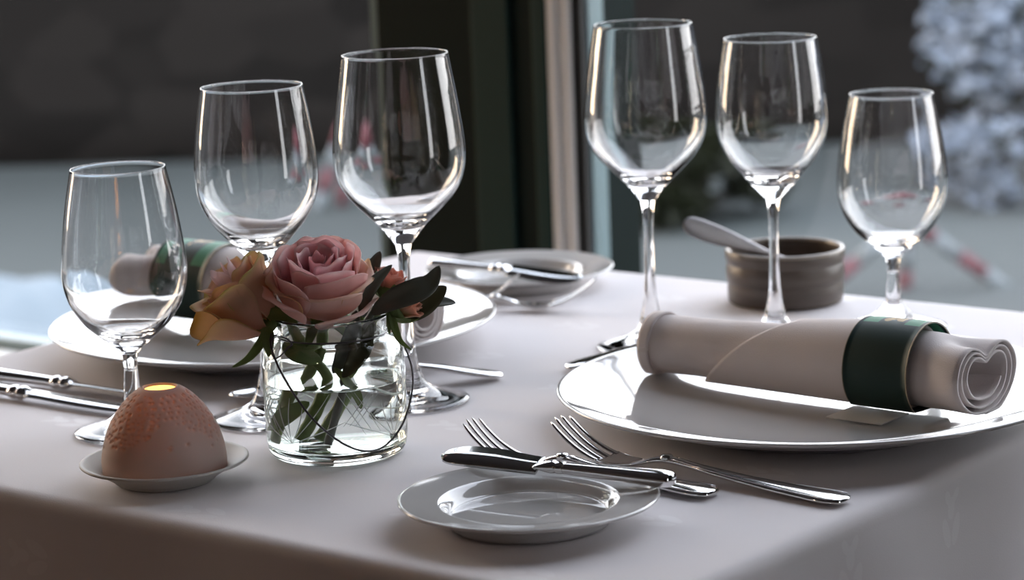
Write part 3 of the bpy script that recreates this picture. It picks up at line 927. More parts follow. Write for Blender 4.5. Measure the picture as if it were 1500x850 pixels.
def make_spoon(label, group, L):
    t = thing('dessert_spoon', label, 'spoon', (0, 0, 0), 0, group)
    zs = spline([(0.0, 0.0022), (0.10, 0.0055), (0.25, 0.0120), (0.42, 0.0172), (0.54, 0.0172), (0.64, 0.0130), (0.70, 0.0090)], 6)
    def zf(x):
        s = x / L
        for a, b in zip(zs[:-1], zs[1:]):
            if s <= b[0]: return lerp(a[1], b[1], (s - a[0]) / max(b[0] - a[0], 1e-6))
        return zs[-1][1]
    hp = [(0.0, 0.0025, 0.0010), (0.012, 0.0068, 0.0018), (0.05, 0.0096, 0.0022), (0.12, 0.0106, 0.0026), (0.30, 0.0082, 0.0026), (0.55, 0.0046, 0.0022),
          (0.80, 0.0032, 0.0021), (1.0, 0.0030, 0.0016)]
    mk('handle', *loft(handle_sections(0, 0.70 * L, zf, hp)), M['silver'], t)
    bl = 0.30 * L + 0.004
    def fn(u, w):
        s = u; x = 0.70 * L - 0.004 + bl * s
        hwid = 0.0175 * (max(0.0, math.sin(PI * s ** 0.85)) ** 0.6) + 0.0012 * (1 - s)
        y = hwid * (2 * w - 1)
        depth = 0.0068 * math.sin(PI * min(1, s)) ** 0.8 * (1 - (2 * w - 1) ** 2)
        return (x, y, lerp(0.0095, 0.0080, s) - depth)
    v_, f_, _ = sheet(fn, 24, 14, 0.0010)
    mk('bowl', v_, f_, M['silver'], t)
    return t

def place(o, p_handle, ang, z=T0, pitch=0.0):
    o.location = (p_handle[0], p_handle[1], z)
    o.rotation_euler = (0, -pitch, ang)
    return o

fk = make_fork('longer fork nearest the dinner plate, its handle reaching far right of the bread plate', 'forks before the right dinner plate', 0.200)
place(fk, (0.1785, 1.4180), rad(140.4))
fk2 = make_fork('shorter fork behind the butter knife, its tines left of the other fork', 'forks before the right dinner plate', 0.172)
place(fk2, (0.1081, 1.4439), rad(142.5))
# opposite place setting
fb = dup(fk, (-0.131, 2.027, T0), rad(-12), 'fork with bright head between the left dinner plate and the far bread plate', 'forks of the far place setting')
fb2 = dup(fk2, (-0.1605, 2.0595, T0), rad(-15), 'shorter fork lying closer to the far bread plate', 'forks of the far place setting')

bk = make_knife('butter knife lying across the front bread plate', 'butter knives', 0.148, 0.48, 0.0075, 'butter_knife', belly=0.1, tilt=-0.5, plain=True)
place(bk, (0.0835, 1.4085), rad(149.5), T0 + 0.0156, 0.0)
bk2 = make_knife('butter knife lying across the far bread plate', 'butter knives', 0.148, 0.52, 0.0075, 'butter_knife', belly=0.1, tilt=0.45)
place(bk2, (-0.0628, 2.1060), rad(-38), T0 + 0.0152)
kn = make_knife('table knife nearest the front edge at the far left, blade shining white', 'table knives at the far left', 0.225, 0.52, 0.0075, tilt=0.10)
place(kn, (-0.4185, 1.8210), rad(-36.5))
kn2 = make_knife('dark-bladed table knife at the far left, next to the dinner plate', 'table knives at the far left', 0.235, 0.52, 0.0075, tilt=-0.22)
place(kn2, (-0.3990, 1.8460), rad(-35.0))
sp = make_spoon('dessert spoon lying behind the flower jar, its handle end to the right', 'dessert spoons', 0.187)
place(sp, (-0.0091, 1.7681), rad(197.0))
sp2 = dup(sp, (0.0341, 1.7820, T0), rad(6.0), 'dessert spoon behind the right dinner plate, its handle end left of the napkin', 'dessert spoons')

# ------------------------------------------------------------------ rolled napkins
def make_napkin(label, A, B, zc, R, band0, band1, flip):
    """roll from A to B (table coordinates); the pinched end is at B; flip sets which side the loose edge faces"""
    A, B = Vector((A[0], A[1], 0)), Vector((B[0], B[1], 0))
    L = (B - A).length
    ang = math.atan2((B - A).y, (B - A).x)
    t = thing('rolled_napkin', label, 'napkin', (A.x, A.y, zc), ang, 'rolled napkins')
    def dent(s, ph):
        """pinch of the roll on top, growing past the band"""
        d = 0.52 * smooth((s - 0.85) / 0.13)
        e = ((ph - PI * 0.52 + PI) % (2 * PI)) - PI
        return 1 - d * math.exp(-(e / 0.50) ** 2)
    def point(s, ph, r):
        fat = lerp(0.95, 1.17, smooth(s / 0.75)) * (1 + 0.10 * smooth((s - 0.84) / 0.16)) * (1 + 0.02 * math.sin(9 * s + 1.0))
        rr = r * dent(s, ph) * fat
        wide = 1 + 0.42 * smooth((s - 0.82) / 0.18)
        y = -rr * math.cos(ph) * wide
        z = rr * math.sin(ph)
        lim = -R * 0.88 * fat
        if z < lim: z = lim + (z - lim) * 0.15
        return Vector((s * L, y, z + R * 0.88 * fat + 0.0010))
    # the spiral of cloth, 3 turns
    turns = 3.2
    N = 220
    def rad_at(q):                                   # q 0 (inside) .. 1 (outside)
        return lerp(R * 0.50, R, q ** 0.8)
    def fn(u, w):
        ph = 2 * PI * turns * w + PI * 1.1
        s = u
        end = 0.0
        if u > 0.97: end = (1 - w) * -0.012
        return point(s + end * 0 , ph, rad_at(w) + 0.0007 * mnoise.noise(Vector((s * 9, ph * 1.3, 2))))
    v_, f_, _ = sheet(fn, 60, N, 0.0014)
    mk('rolled_cloth', v_, f_, M['napkin'], t)
    # outermost turn: its hem runs slantwise round the roll
    def fn2(u, w):
        ph = lerp(-0.62 * PI, 1.05 * PI, w)
        k_ = smooth((ph + 0.30 * PI) / (1.0 * PI))
        s0 = lerp(0.20, 0.46, min(1, max(0, (ph + 0.28 * PI) / (0.72 * PI))) ** 1.25)
        s = lerp(s0, lerp(band0, band1, 0.8), u)
        lift = 0.0016 * (1 - smooth(u / 0.06)) * 0 + 0.0019
        return point(s, ph, R + lift)
    v_, f_, _ = sheet(fn2, 40, 60, 0.0015)
    mk('loose_fold', v_, f_, M['napkin'], t)
    # hem stitched round the left end
    v_, f_, _ = sheet(lambda u, w: point(lerp(0.0, 0.035, u), 2 * PI * w, R + 0.0009), 4, 72, 0.0012)
    mk('hem', v_, f_, M['napkin'], t)
    # the paper band is a thing of its own round the napkin
    bt = thing('napkin_band', label.replace('white napkin rolled', 'dark green paper band').split(' on ')[0] + ' on ' + label.split(' on ')[1], 'napkin band', (A.x, A.y, zc), ang, 'green napkin bands')
    nu, nv = 10, 96
    v_, f_, uv_ = [], [], []
    for layer in (0, 1):
        for j in range(nv + 1):
            ph = 2 * PI * j / nv - 0.5 * PI
            for i in range(nu + 1):
                u = i / nu; s = lerp(band0, band1, u)
                p = point(min(s, 0.82), ph, R + 0.0037 - layer * 0.0006)
                p.x = s * L
                v_.append(p); uv_.append((u, j / nv - 0.25))
    W_ = nu + 1
    for layer in (0, 1):
        o_ = layer * (nv + 1) * W_
        for j in range(nv):
            for i in range(nu):
                q = (o_ + j * W_ + i, o_ + j * W_ + i + 1, o_ + (j + 1) * W_ + i + 1, o_ + (j + 1) * W_ + i)
                f_.append(tuple(reversed(q)) if layer == 0 else q)
    for j in range(nv):
        j2 = j + 1; o_ = (nv + 1) * W_
        f_.append((j * W_, j2 * W_, o_ + j2 * W_, o_ + j * W_))
        f_.append((j2 * W_ + nu, j * W_ + nu, o_ + j * W_ + nu, o_ + j2 * W_ + nu))
    mk('loop', v_, f_, M['band'], bt, uvs=uv_)
    return t, bt

nap, band = make_napkin('white napkin rolled on the right dinner plate', (0.0925, 1.7090), (0.2800, 1.5560), T0 + 0.0131, 0.0212, 0.660, 0.845, 0)
band['label'] = 'dark green paper band around the right-hand rolled napkin'
tab = mk('tab', *box((0.640 * 0.242, -0.040, -0.0036), (0.800 * 0.242, -0.008, -0.0028)), M['sill'], band, smooth=False)
nap2, band2 = make_napkin('white napkin rolled on the left dinner plate behind the flower jar', (-0.0610, 1.8110), (-0.2730, 1.9740), T0 + 0.0170, 0.0224, 0.680, 0.865, 1)
band2['label'] = 'dark green paper band around the napkin behind the peach rose'

# ------------------------------------------------------------------ candle dome on its saucer
CX, CY = -0.2078, 1.5290
sv, sf = lathe([(0.0, 0.0012), (0.024, 0.0012), (0.026, 0.0), (0.0285, 0.0), (0.030, 0.0012)] + spline([(0.0305, 0.002), (0.037, 0.0062), (0.044, 0.0098), (0.0485, 0.0112)], 4) +
               [(0.0495, 0.0119), (0.0495, 0.0127), (0.0486, 0.0131)] + spline([(0.047, 0.0128), (0.042, 0.0104), (0.0375, 0.0078), (0.034, 0.0062), (0.02, 0.0056), (0.0, 0.0055)], 4), 96)
tag(mk('candle_saucer', sv, sf, M['saucer'], loc=(CX, CY, T0)), 'small pale saucer under the glowing candle dome', 'saucer')

def candle_dome():
    n, nz = 260, 96
    H_, R_ = 0.0495, 0.0362
    prof = spline([(0.0362, 0.0), (0.0366, 0.006), (0.0352, 0.0155), (0.0315, 0.0265), (0.0255, 0.0365), (0.0190, 0.0438), (0.0135, 0.0480), (0.0112, 0.0492)], 18)
    prof = prof[::1]
    rnd = random.Random(5)
    dim = []
    # pricked dots gather under the hole and run down in tongues
    rows = 13
    for i in range(rows):
        zz = 0.0458 - i * 0.0027
        r_here = next(r for r, z in reversed(prof) if z <= zz + 1e-4) if i else 0.0165
        cnt = int(2 * PI * r_here / 0.0034)
        for k_ in range(cnt):
            a = 2 * PI * (k_ + 0.5 * (i % 2)) / cnt + rnd.uniform(-0.09, 0.09)
            reach = 0.55 + 0.45 * math.sin(3 * a + 2.2) * 0.9
            if i / rows < 0.30 + 0.70 * max(0, reach) * 0.75: dim.append((a, zz + rnd.uniform(-0.0007, 0.0007), rnd.uniform(0.0009, 0.00135)))
    for k_ in range(40): dim.append((rnd.uniform(0, 2 * PI), rnd.uniform(0.014, 0.036), rnd.uniform(0.0009, 0.0016)))
    cells = {}
    for d in dim: cells.setdefault((int(d[0] / 0.2), int(d[1] / 0.003)), []).append(d)
    v_, f_, th = [], [], []
    P = prof
    for j, (r, z) in enumerate(P):
        for i in range(n):
            a = 2 * PI * i / n
            dep, tn = 0.0, 0.0
            ca, cz = int(a / 0.2), int(z / 0.003)
            for da in (-1, 0, 1):
                for dz in (-1, 0, 1):
                    for (aa, zz, s) in cells.get(((ca + da) % 32, cz + dz), ()):
                        dd = math.hypot(((a - aa + PI) % (2 * PI) - PI) * r, (z - zz) * 1.25) / s
                        if dd < 1.6:
                            q = math.exp(-(dd ** 2) * 1.6); dep = max(dep, 0.00095 * q * min(1.3, s / 0.0012)); tn = max(tn, q)
            v_.append(((r - dep) * math.cos(a), (r - dep) * math.sin(a), z)); th.append(tn)
    nr = len(P)
    inner = [(r - 0.0021, z - 0.0012 * (z / H_)) for r, z in reversed(P)]
    lip = [(0.0104, 0.0494), (0.0097, 0.0490), (0.0095, 0.0478)]
    for r, z in lip + inner:
        for i in range(n):
            a = 2 * PI * i / n; v_.append((r * math.cos(a), r * math.sin(a), max(z, 0.0))); th.append(0.0)
    tot = nr + len(lip) + len(inner)
    for j in range(tot - 1):
        for i in range(n):
            i2 = (i + 1) % n; f_.append((j * n + i, j * n + i2, (j + 1) * n + i2, (j + 1) * n + i))
    for i in range(n):
        i2 = (i + 1) % n; f_.append(((tot - 1) * n + i, (tot - 1) * n + i2, i2, i))
    o = mk('candle_dome', v_, f_, M['bisque'], loc=(CX, CY, T0 + 0.0069), attr=('thin', th))
    tag(o, 'white pricked porcelain dome glowing orange over a tealight, left of the flower jar', 'candle holder')
candle_dome()
tl = thing('tealight', 'lit tealight glowing inside the porcelain dome', 'candle', (CX, CY, T0 + 0.0059))
mk('cup', *lathe([(0.0, 0.0), (0.0185, 0.0), (0.019, 0.0006), (0.019, 0.012), (0.0187, 0.012), (0.0185, 0.001), (0.0, 0.001)], 40), M['tin'], tl)
waxo = mk('wax', *lathe([(0.0, 0.0012), (0.0182, 0.0012), (0.0182, 0.0095), (0.0, 0.0093)], 40), M['wax'], tl)
wk = mk('wick', *tube([(0, 0, 0.009), (0.0003, 0, 0.014)], 0.0006, 8), M['wick'], waxo)
mk('flame', *lathe([(0.0, 0.0135), (0.0022, 0.016), (0.0026, 0.019), (0.0016, 0.024), (0.0, 0.029)], 16), M['flame'], waxo)
ld = bpy.data.lights.new('candle_light', 'POINT'); ld.energy = 0.115; ld.color = (1.0, 0.46, 0.11); ld.shadow_soft_size = 0.004
lo = bpy.data.objects.new('candle_light', ld); COL.objects.link(lo); lo.parent = tl; lo.location = (0, 0, 0.031)

# ------------------------------------------------------------------ stoneware pot with its spreader
PX, PY = 0.2075, 1.9965
pv, pf = lathe([(0.0, 0.002), (0.036, 0.002), (0.038, 0.0), (0.0415, 0.0)] +
               spline([(0.0432, 0.0015), (0.0440, 0.010), (0.0436, 0.0165), (0.0444, 0.0185), (0.0448, 0.024), (0.0442, 0.0285), (0.0436, 0.0305), (0.0445, 0.0325), (0.0452, 0.0360), (0.0450, 0.0395)], 5) +
               [(0.0445, 0.0405), (0.0432, 0.0409), (0.0420, 0.0403)] +
               spline([(0.0415, 0.039), (0.0412, 0.030), (0.0408, 0.015), (0.038, 0.008), (0.02, 0.0065), (0.0, 0.0063)], 4), 96)
pot = thing('stoneware_pot', 'low brown stoneware pot behind the wine glasses', 'pot', (PX, PY, T0))
pbody = mk('body', pv, pf, M['stoneware'], pot)
rv, rf = lathe(spline([(0.0453, 0.0388), (0.0449, 0.0407), (0.0433, 0.0413), (0.0418, 0.0405), (0.0413, 0.0388)], 4), 96)
mk('glazed_rim', rv, rf, pbr('pale_worn_glaze', (0.26, 0.22, 0.18), 0.25, var=0.35, vscale=70), pbody)
sprd = thing('butter_spreader', 'small metal spreader resting in the brown stoneware pot', 'spreader', (0, 0, 0))
d0, d1 = Vector((PX - 0.077, PY - 0.012, T0 + 0.064)), Vector((PX + 0.012, PY + 0.004, T0 + 0.0265))
dx = (d0 - d1); Lsp = dx.length; dx.normalize()
yv = Vector((0.1, -0.30, -0.9)); yv = (yv - dx * yv.dot(dx)).normalized(); nv_ = dx.cross(yv)
secs = []
for s, w, h in spline([(0.0, 0.0016, 0.0012), (0.25, 0.0022, 0.0012), (0.45, 0.0046, 0.0010), (0.62, 0.0068, 0.0009), (0.80, 0.0080, 0.0008), (0.93, 0.0074, 0.0007), (0.985, 0.0045, 0.0006), (1.0, 0.0012, 0.0004)], 5):
    c = d1 + dx * Lsp * s
    secs.append([c + yv * w * math.cos(2 * PI * k / 12) + nv_ * h * math.sin(2 * PI * k / 12) for k in range(12)])
mk('paddle', *loft(secs[14:], caps=False), M['satin'], sprd)
mk('shaft', *loft(secs[:15], caps=False), M['satin'], sprd)

# ------------------------------------------------------------------ flower jar
JX, JY = -0.1090, 1.5780
jar = thing('glass_jar', 'clear cut-glass jar with a wire bail, half full of water', 'jar', (JX, JY, T0))
WZ = 0.0470
jout = spline([(0.0350, 0.0004), (0.0390, 0.0016), (0.0418, 0.0060), (0.0428, 0.015), (0.0430, 0.030), (0.0430, 0.048), (0.0428, 0.058), (0.0410, 0.0655), (0.0372, 0.0705), (0.0338, 0.0728), (0.0325, 0.0745),
               (0.0326, 0.0790), (0.0333, 0.0830), (0.0342, 0.0850)], 5)
jin_dry = spline([(0.0320, 0.0852), (0.0310, 0.0825), (0.0303, 0.0785), (0.0303, 0.0745), (0.0318, 0.0712), (0.0352, 0.0686), (0.0388, 0.0640), (0.0405, 0.0575), (0.0407, 0.0520), (0.0407, WZ)], 5)
jin_wet = spline([(0.0407, WZ), (0.0407, 0.030), (0.0405, 0.018), (0.0392, 0.0105), (0.0350, 0.0078), (0.020, 0.0068), (0.0, 0.0066)], 5)
jbody = mk('body', *lathe([(0.0, 0.0020), (0.02, 0.0016), (0.031, 0.0004)] + jout + [(0.0338, 0.0859), (0.0330, 0.0862), (0.0323, 0.0858)] + jin_dry, 128), M['jar'], jar)
wat = bpy.data.objects.new('water', None)
wv1, wf1 = lathe(jin_wet, 128)                    # where the water touches the glass (faces look into the jar)
wv2, wf2 = lathe([(0.0407, WZ), (0.0400, WZ - 0.0005), (0.039, WZ - 0.0008), (0.03, WZ - 0.0009), (0.0, WZ - 0.0009)], 128)
wm = MB(); wm.add(wv1, wf1, mi=0); wm.add(wv2, wf2, mi=1)
bpy.data.objects.remove(wat)
wm.build('water', None, jar, mats=[M['water_side'], M['water_top']])
# engraved pattern: a ring line, fans of leaves and crossed lines
eg = MB()
def on_jar(a, z, e=0.00005):
    r = 0.0430
    for (r0, z0), (r1, z1) in zip(jout[:-1], jout[1:]):
        if z0 <= z <= z1: r = lerp(r0, r1, (z - z0) / max(z1 - z0, 1e-6)); break
    return (r + e) * math.cos(a), (r + e) * math.sin(a), z
def gline(a0, z0, a1, z1, bow=0.0, w=0.00035):
    pts = []
    for k in range(13):
        t = k / 12
        pts.append(on_jar(lerp(a0, a1, t) + bow * math.sin(PI * t), lerp(z0, z1, t)))
    eg.add(*tube(pts, [max(0.0001, w * math.sin(PI * (0.08 + 0.84 * k / 12))) for k in range(13)], 6))
for q in range(4):
    a0 = rad(-125 + 90 * q)
    for d, top in ((-24, 0.034), (-13, 0.040), (0, 0.043), (12, 0.040), (34, 0.046)):
        gline(a0, 0.0155, a0 + rad(d), top, 0.04 * (1 if d > 0 else -1))
    gline(a0, 0.0150, a0 + rad(45), 0.0285, 0.0, 0.0004); gline(a0, 0.0150, a0 - rad(45), 0.0285, 0.0, 0.0004)
    for k_ in range(3):
        gline(a0 + rad(40 + 7 * k_), 0.046, a0 + rad(62 + 7 * k_), 0.020, 0.0, 0.0003)
        gline(a0 + rad(66 + 5 * k_), 0.045, a0 + rad(44 + 5 * k_), 0.026, 0.0, 0.0003)
eg.build('engraving', M['engraved'], jbody)
# wire: ring round the neck with twisted ends, and the bail hanging down in front
wr = MB()
wr.add(*tube([(0.0331 * math.cos(2 * PI * k / 64), 0.0331 * math.sin(2 * PI * k / 64), 0.0745) for k in range(65)], 0.00055, 8))
wr.add(*tube(spline([(-0.0322, -0.0085, 0.0745), (-0.030, -0.018, 0.0765), (-0.025, -0.025, 0.0765), (-0.0222, -0.0275, 0.0735), (-0.025, -0.0275, 0.0715), (-0.0285, -0.0265, 0.0670), (-0.033, -0.024, 0.0650),
                    (-0.0355, -0.021, 0.070), (-0.0335, -0.020, 0.0770), (-0.0315, -0.0225, 0.0785)], 6), 0.0006, 8))
neckw = wr.build('neck_wire', M['wire'], jar)
bail = spline([(-0.0345, -0.019, 0.0790), (-0.0350, -0.0235, 0.0740), (-0.0312, -0.0335, 0.0640), (-0.0225, -0.0420, 0.0490), (-0.0110, -0.0470, 0.0330), (0.0030, -0.0490, 0.0200), (0.0165, -0.0470, 0.0125), (0.0290, -0.0395, 0.0120),
               (0.0400, -0.0265, 0.0210), (0.0465, -0.0110, 0.0370), (0.0470, 0.0000, 0.0500), (0.0420, 0.0060, 0.0650), (0.0350, 0.0075, 0.0770)], 8)
mk('bail', *tube(bail, 0.00065, 8), M['wire'], neckw)

# ------------------------------------------------------------------ flowers
def frame(origin, axis, spin=0.0):
    z = Vector(axis).normalized(); x = z.orthogonal().normalized(); 
    x = (Vector((1, 0, 0)) - z * z.x).normalized() if abs(z.x) < 0.95 else x
    y = z.cross(x)
    R_ = Matrix((x, y, z)).transposed().to_4x4()
    return Matrix.Translation(origin) @ R_ @ Matrix.Rotation(spin, 4, 'Z')

def petal(mb, az, R, H, wid, flare, curl, base, tip, seed, z0=0.0, open_=0.0, r0=0.25, nu=14, nv=14, edge_col=None, th=0.00035, side=0.06, fall=0.17):
    rn = random.Random(seed)
    p1, p2 = rn.uniform(0, 6), rn.uniform(0, 6)
    def fn(u, v):
        x = 2 * u - 1
        vv = v * (1 - fall * abs(x) ** 3.2 + 0.030 * math.sin(3 * x + p1) + 0.02 * math.sin(7 * x + p2)) 
        shape = (0.30 + 0.70 * math.sin(min(1.0, v * 1.25 + 0.05) * PI / 2)) if v < 0.75 else lerp(1.0, 0.90, (v - 0.75) / 0.25)
        a = az + x * wid * shape
        r = R * (r0 + (1 - r0) * math.sin(min(1.0, vv * 1.6) * PI / 2))
        r += open_ * vv * R
        c = max(0.0, vv - 0.62) / 0.38
        r += flare * c ** 1.6
        r += side * R * x * 0.5 + 0.03 * R * abs(x) ** 3
        z = z0 + H * vv - curl * c ** 2.2
        cc = max(0.0, abs(x) - 0.6) / 0.4
        r += 0.10 * R * cc * cc * vv
        w = 0.0006 * math.sin(5 * x + p1) * c
        return (r * math.cos(a), r * math.sin(a), z + w)
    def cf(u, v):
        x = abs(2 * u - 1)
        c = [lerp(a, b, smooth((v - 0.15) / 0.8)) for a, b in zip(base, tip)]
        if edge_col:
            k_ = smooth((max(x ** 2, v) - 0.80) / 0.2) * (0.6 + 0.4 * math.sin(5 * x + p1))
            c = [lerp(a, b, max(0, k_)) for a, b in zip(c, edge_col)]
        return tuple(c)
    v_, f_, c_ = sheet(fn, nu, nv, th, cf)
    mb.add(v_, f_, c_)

def leaf_blade(mb, pts, width, normal, fold=0.25, curl=0.0, n=20, m_=6, th=0.0003, power=0.8, peak=0.45):
    """a leaf along pts, widest at `peak`; normal = the side it shows"""
    P = [Vector(p) for p in spline(pts, 8)]
    N0 = Vector(normal).normalized()
    def at(s):
        x = s * (len(P) - 1); i = min(int(x), len(P) - 2); return P[i].lerp(P[i + 1], x - i), (P[i + 1] - P[i]).normalized()
    def fn(u, v):
        p, t = at(v)
        nn = (N0 - t * N0.dot(t)).normalized(); s = t.cross(nn)
        q = v ** (math.log(0.5) / math.log(peak))
        w = width * max(0.0, math.sin(PI * min(1, max(0, q)))) ** power + 0.00015
        x = 2 * u - 1
        return p + s * x * w * math.cos(fold * abs(x)) + nn * (abs(x) * w * math.sin(fold)) + nn * curl * x * abs(x) * w
    v_, f_, _ = sheet(fn, m_, n, th)
    mb.add(v_, f_)

JV = Vector((JX, JY, T0))
def J(x, y, z): return (JX + x, JY + y, T0 + z)

def flower(name, label, group=None):
    return thing(name, label, 'flower', J(0, 0, 0), 0, group)

def stem_part(t, pts, r0, r1, name='stem', mat='stem'):
    P = spline(pts, 7)
    n = len(P)
    return mk(name, *tube(P, [lerp(r0, r1, i / (n - 1)) * (1 + 0.06 * math.sin(i * 1.7)) for i in range(n)], 10), M[mat], t)

# --- the open pink rose
ro = flower('pink_rose', 'open pale pink rose at the middle of the flower jar')
F = frame(Vector((-0.0055, -0.006, 0.0885)), (0.04, -0.36, 1.0), 0.3)
mb = MB()
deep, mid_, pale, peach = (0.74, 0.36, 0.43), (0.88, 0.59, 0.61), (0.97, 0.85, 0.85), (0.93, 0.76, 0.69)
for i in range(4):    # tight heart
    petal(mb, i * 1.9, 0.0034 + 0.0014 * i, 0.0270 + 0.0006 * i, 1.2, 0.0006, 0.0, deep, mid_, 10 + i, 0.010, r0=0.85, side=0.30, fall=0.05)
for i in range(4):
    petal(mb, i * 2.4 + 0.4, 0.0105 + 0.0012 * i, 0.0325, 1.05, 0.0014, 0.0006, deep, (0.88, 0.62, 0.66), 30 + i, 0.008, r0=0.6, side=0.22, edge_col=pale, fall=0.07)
for i in range(5):
    petal(mb, i * 2.4 + 1.2, 0.0170 + 0.0010 * i, 0.0395 - 0.0004 * i, 0.92, 0.0018, 0.0016, mid_, (0.92, 0.68, 0.69), 50 + i, 0.003, r0=0.40, side=0.18, edge_col=pale, fall=0.11)
for i in range(5):
    petal(mb, i * 2.4 + 0.1, 0.0232 + 0.0008 * i, 0.0410 - 0.0006 * i, 0.86, 0.0030, 0.0040, (0.86, 0.60, 0.56), (0.93, 0.71, 0.69), 70 + i, 0.0, r0=0.25, side=0.16, edge_col=(0.94, 0.76, 0.72))
for i in range(5):    # outermost, tips rolled back
    petal(mb, i * 2 * PI / 5 + 0.75, 0.0272, 0.0375, 0.86, 0.0050, 0.0095, (0.86, 0.62, 0.55), peach, 90 + i, -0.003, r0=0.22, side=0.12, edge_col=(0.94, 0.76, 0.66) if i % 2 else (0.84, 0.62, 0.34))
petal(mb, -1.15, 0.0280, 0.0210, 0.80, 0.0080, 0.0030, (0.86, 0.64, 0.58), (0.96, 0.82, 0.78), 120, -0.005, r0=0.3, side=0.05)
petal(mb, -2.75, 0.0285, 0.0300, 0.66, 0.0095, 0.0040, (0.86, 0.62, 0.57), (0.95, 0.76, 0.73), 121, -0.004, r0=0.3, side=0.05)
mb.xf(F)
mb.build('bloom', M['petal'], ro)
sm = MB()
for i in range(5):
    a = i * 2 * PI / 5 + 0.3
    c, s = math.cos(a), math.sin(a)
    leaf_blade(sm, [F @ Vector((0.004 * c, 0.004 * s, -0.004)), F @ Vector((0.014 * c, 0.014 * s, -0.006)), F @ Vector((0.024 * c, 0.024 * s, -0.013))], 0.004, F.to_3x3() @ Vector((0, 0, 1)), 0.2, peak=0.3)
sm.add(*[(lambda vf: ([F @ Vector(q) for q in vf[0]], vf[1]))(lathe([(0.0, -0.013), (0.0045, -0.012), (0.0065, -0.007), (0.008, -0.002), (0.0, 0.0)], 16))][0])
sm.build('sepals', M['sepal'], ro)
stem_part(ro, [tuple(F @ Vector((0, 0, -0.008))), (-0.007, -0.001, 0.066), (-0.018, 0.003, 0.045), (-0.026, -0.002, 0.024), (-0.031, -0.006, 0.0105)], 0.0036, 0.0034)

# --- the peach rose leaning out to the left
pr_ = flower('peach_rose', 'half-open peach and yellow rose leaning out over the left of the jar')
F2 = frame(Vector((-0.0390, -0.002, 0.082)), (-0.62, -0.10, 0.80), 0.5)
mb = MB()
gold, pch, gr = (0.80, 0.62, 0.34), (0.92, 0.66, 0.54), (0.62, 0.57, 0.24)
for i in range(4):
    petal(mb, i * 1.9, 0.0035 + 0.0015 * i, 0.0400, 1.1, 0.0008, 0.0, pch, pale, 200 + i, 0.004, r0=0.7, side=0.25)
for i in range(6):
    petal(mb, i * 2.4 + 0.6, 0.0110 + 0.0011 * i, 0.0440 - 0.0010 * i, 0.90, 0.0045, 0.0022, (0.84, 0.58, 0.46), (0.88, 0.66, 0.56), 220 + i, 0.0, r0=0.4, side=0.16, edge_col=gold)
for i in range(5):
    petal(mb, i * 2 * PI / 5 + 0.2, 0.0185, 0.0420, 0.80, 0.0070, 0.0045, (0.80, 0.53, 0.40), (0.82, 0.62, 0.42), 240 + i, -0.002, r0=0.3, side=0.10, edge_col=gr, open_=0.10)
mb.xf(F2)
F2b = frame(Vector((-0.0400, -0.006, 0.081)), (-0.86, -0.28, 0.30), 0.0)
lw = MB()
petal(lw, 2.95, 0.0110, 0.0400, 1.15, 0.0060, 0.0020, (0.86, 0.62, 0.50), (0.80, 0.64, 0.40), 260, 0.0, r0=0.5, side=0.05, edge_col=(0.58, 0.40, 0.10), open_=0.25)
petal(lw, 0.6, 0.0100, 0.0330, 0.9, 0.0060, 0.0020, (0.84, 0.60, 0.46), (0.78, 0.62, 0.36), 261, 0.0, r0=0.5, side=0.05, edge_col=gr, open_=0.2)
petal(lw, -1.6, 0.0120, 0.0410, 0.95, 0.0050, 0.0030, (0.86, 0.62, 0.50), (0.78, 0.62, 0.38), 262, 0.0, r0=0.5, side=0.05, edge_col=(0.58, 0.40, 0.10), open_=0.30)
lw.xf(F2b); mb.add(lw.v, lw.f, lw.c)
mb.build('bloom', M['petal'], pr_)
sm = MB()
def local(F_, q): return F_ @ Vector(q)
sm.add(*[(lambda vf: ([F2 @ Vector(q) for q in vf[0]], vf[1]))(lathe([(0.0, -0.0065), (0.0048, -0.0055), (0.0075, -0.003), (0.0095, 0.0), (0.0, 0.003)], 16))][0])
leaf_blade(sm, [(-0.0375, -0.010, 0.080), (-0.0430, -0.016, 0.071), (-0.0500, -0.020, 0.0640), (-0.0590, -0.022, 0.0600)], 0.0028, (0.2, -1, 0.3), 0.3, peak=0.3)
leaf_blade(sm, [(-0.0380, -0.013, 0.082), (-0.0370, -0.019, 0.074), (-0.0365, -0.024, 0.066)], 0.0040, (0.2, -1, 0.2), 0.3, peak=0.35)
leaf_blade(sm, [(-0.0370, -0.010, 0.089), (-0.0280, -0.015, 0.0890), (-0.0190, -0.017, 0.084)], 0.0042, (0.1, -1, 0.5), 0.3, peak=0.35)
sm.build('sepals', M['sepal'], pr_)
stem_part(pr_, [(-0.0365, -0.003, 0.0860), (-0.0310, -0.004, 0.0915), (-0.0245, -0.005, 0.0870), (-0.0215, -0.005, 0.0760), (-0.012, -0.006, 0.062), (-0.004, 0.0, 0.046), (-0.010, 0.004, 0.026), (-0.016, 0.006, 0.0105)], 0.0034, 0.0032)

lf = MB()
leaf_blade(lf, [(-0.0120, -0.008, 0.036), (-0.0230, -0.016, 0.030), (-0.0330, -0.018, 0.0240), (-0.0385, -0.008, 0.0180)], 0.0052, (0.1, -0.8, 0.6), 0.25)
lf.build('leaf', M['sepal'], pr_); lf = MB()
leaf_blade(lf, [(-0.0060, -0.012, 0.060), (-0.0200, -0.018, 0.066), (-0.0285, -0.010, 0.0700)], 0.0050, (0.0, -0.9, 0.4), 0.25)
lf.build('leaf', M['sepal'], pr_)

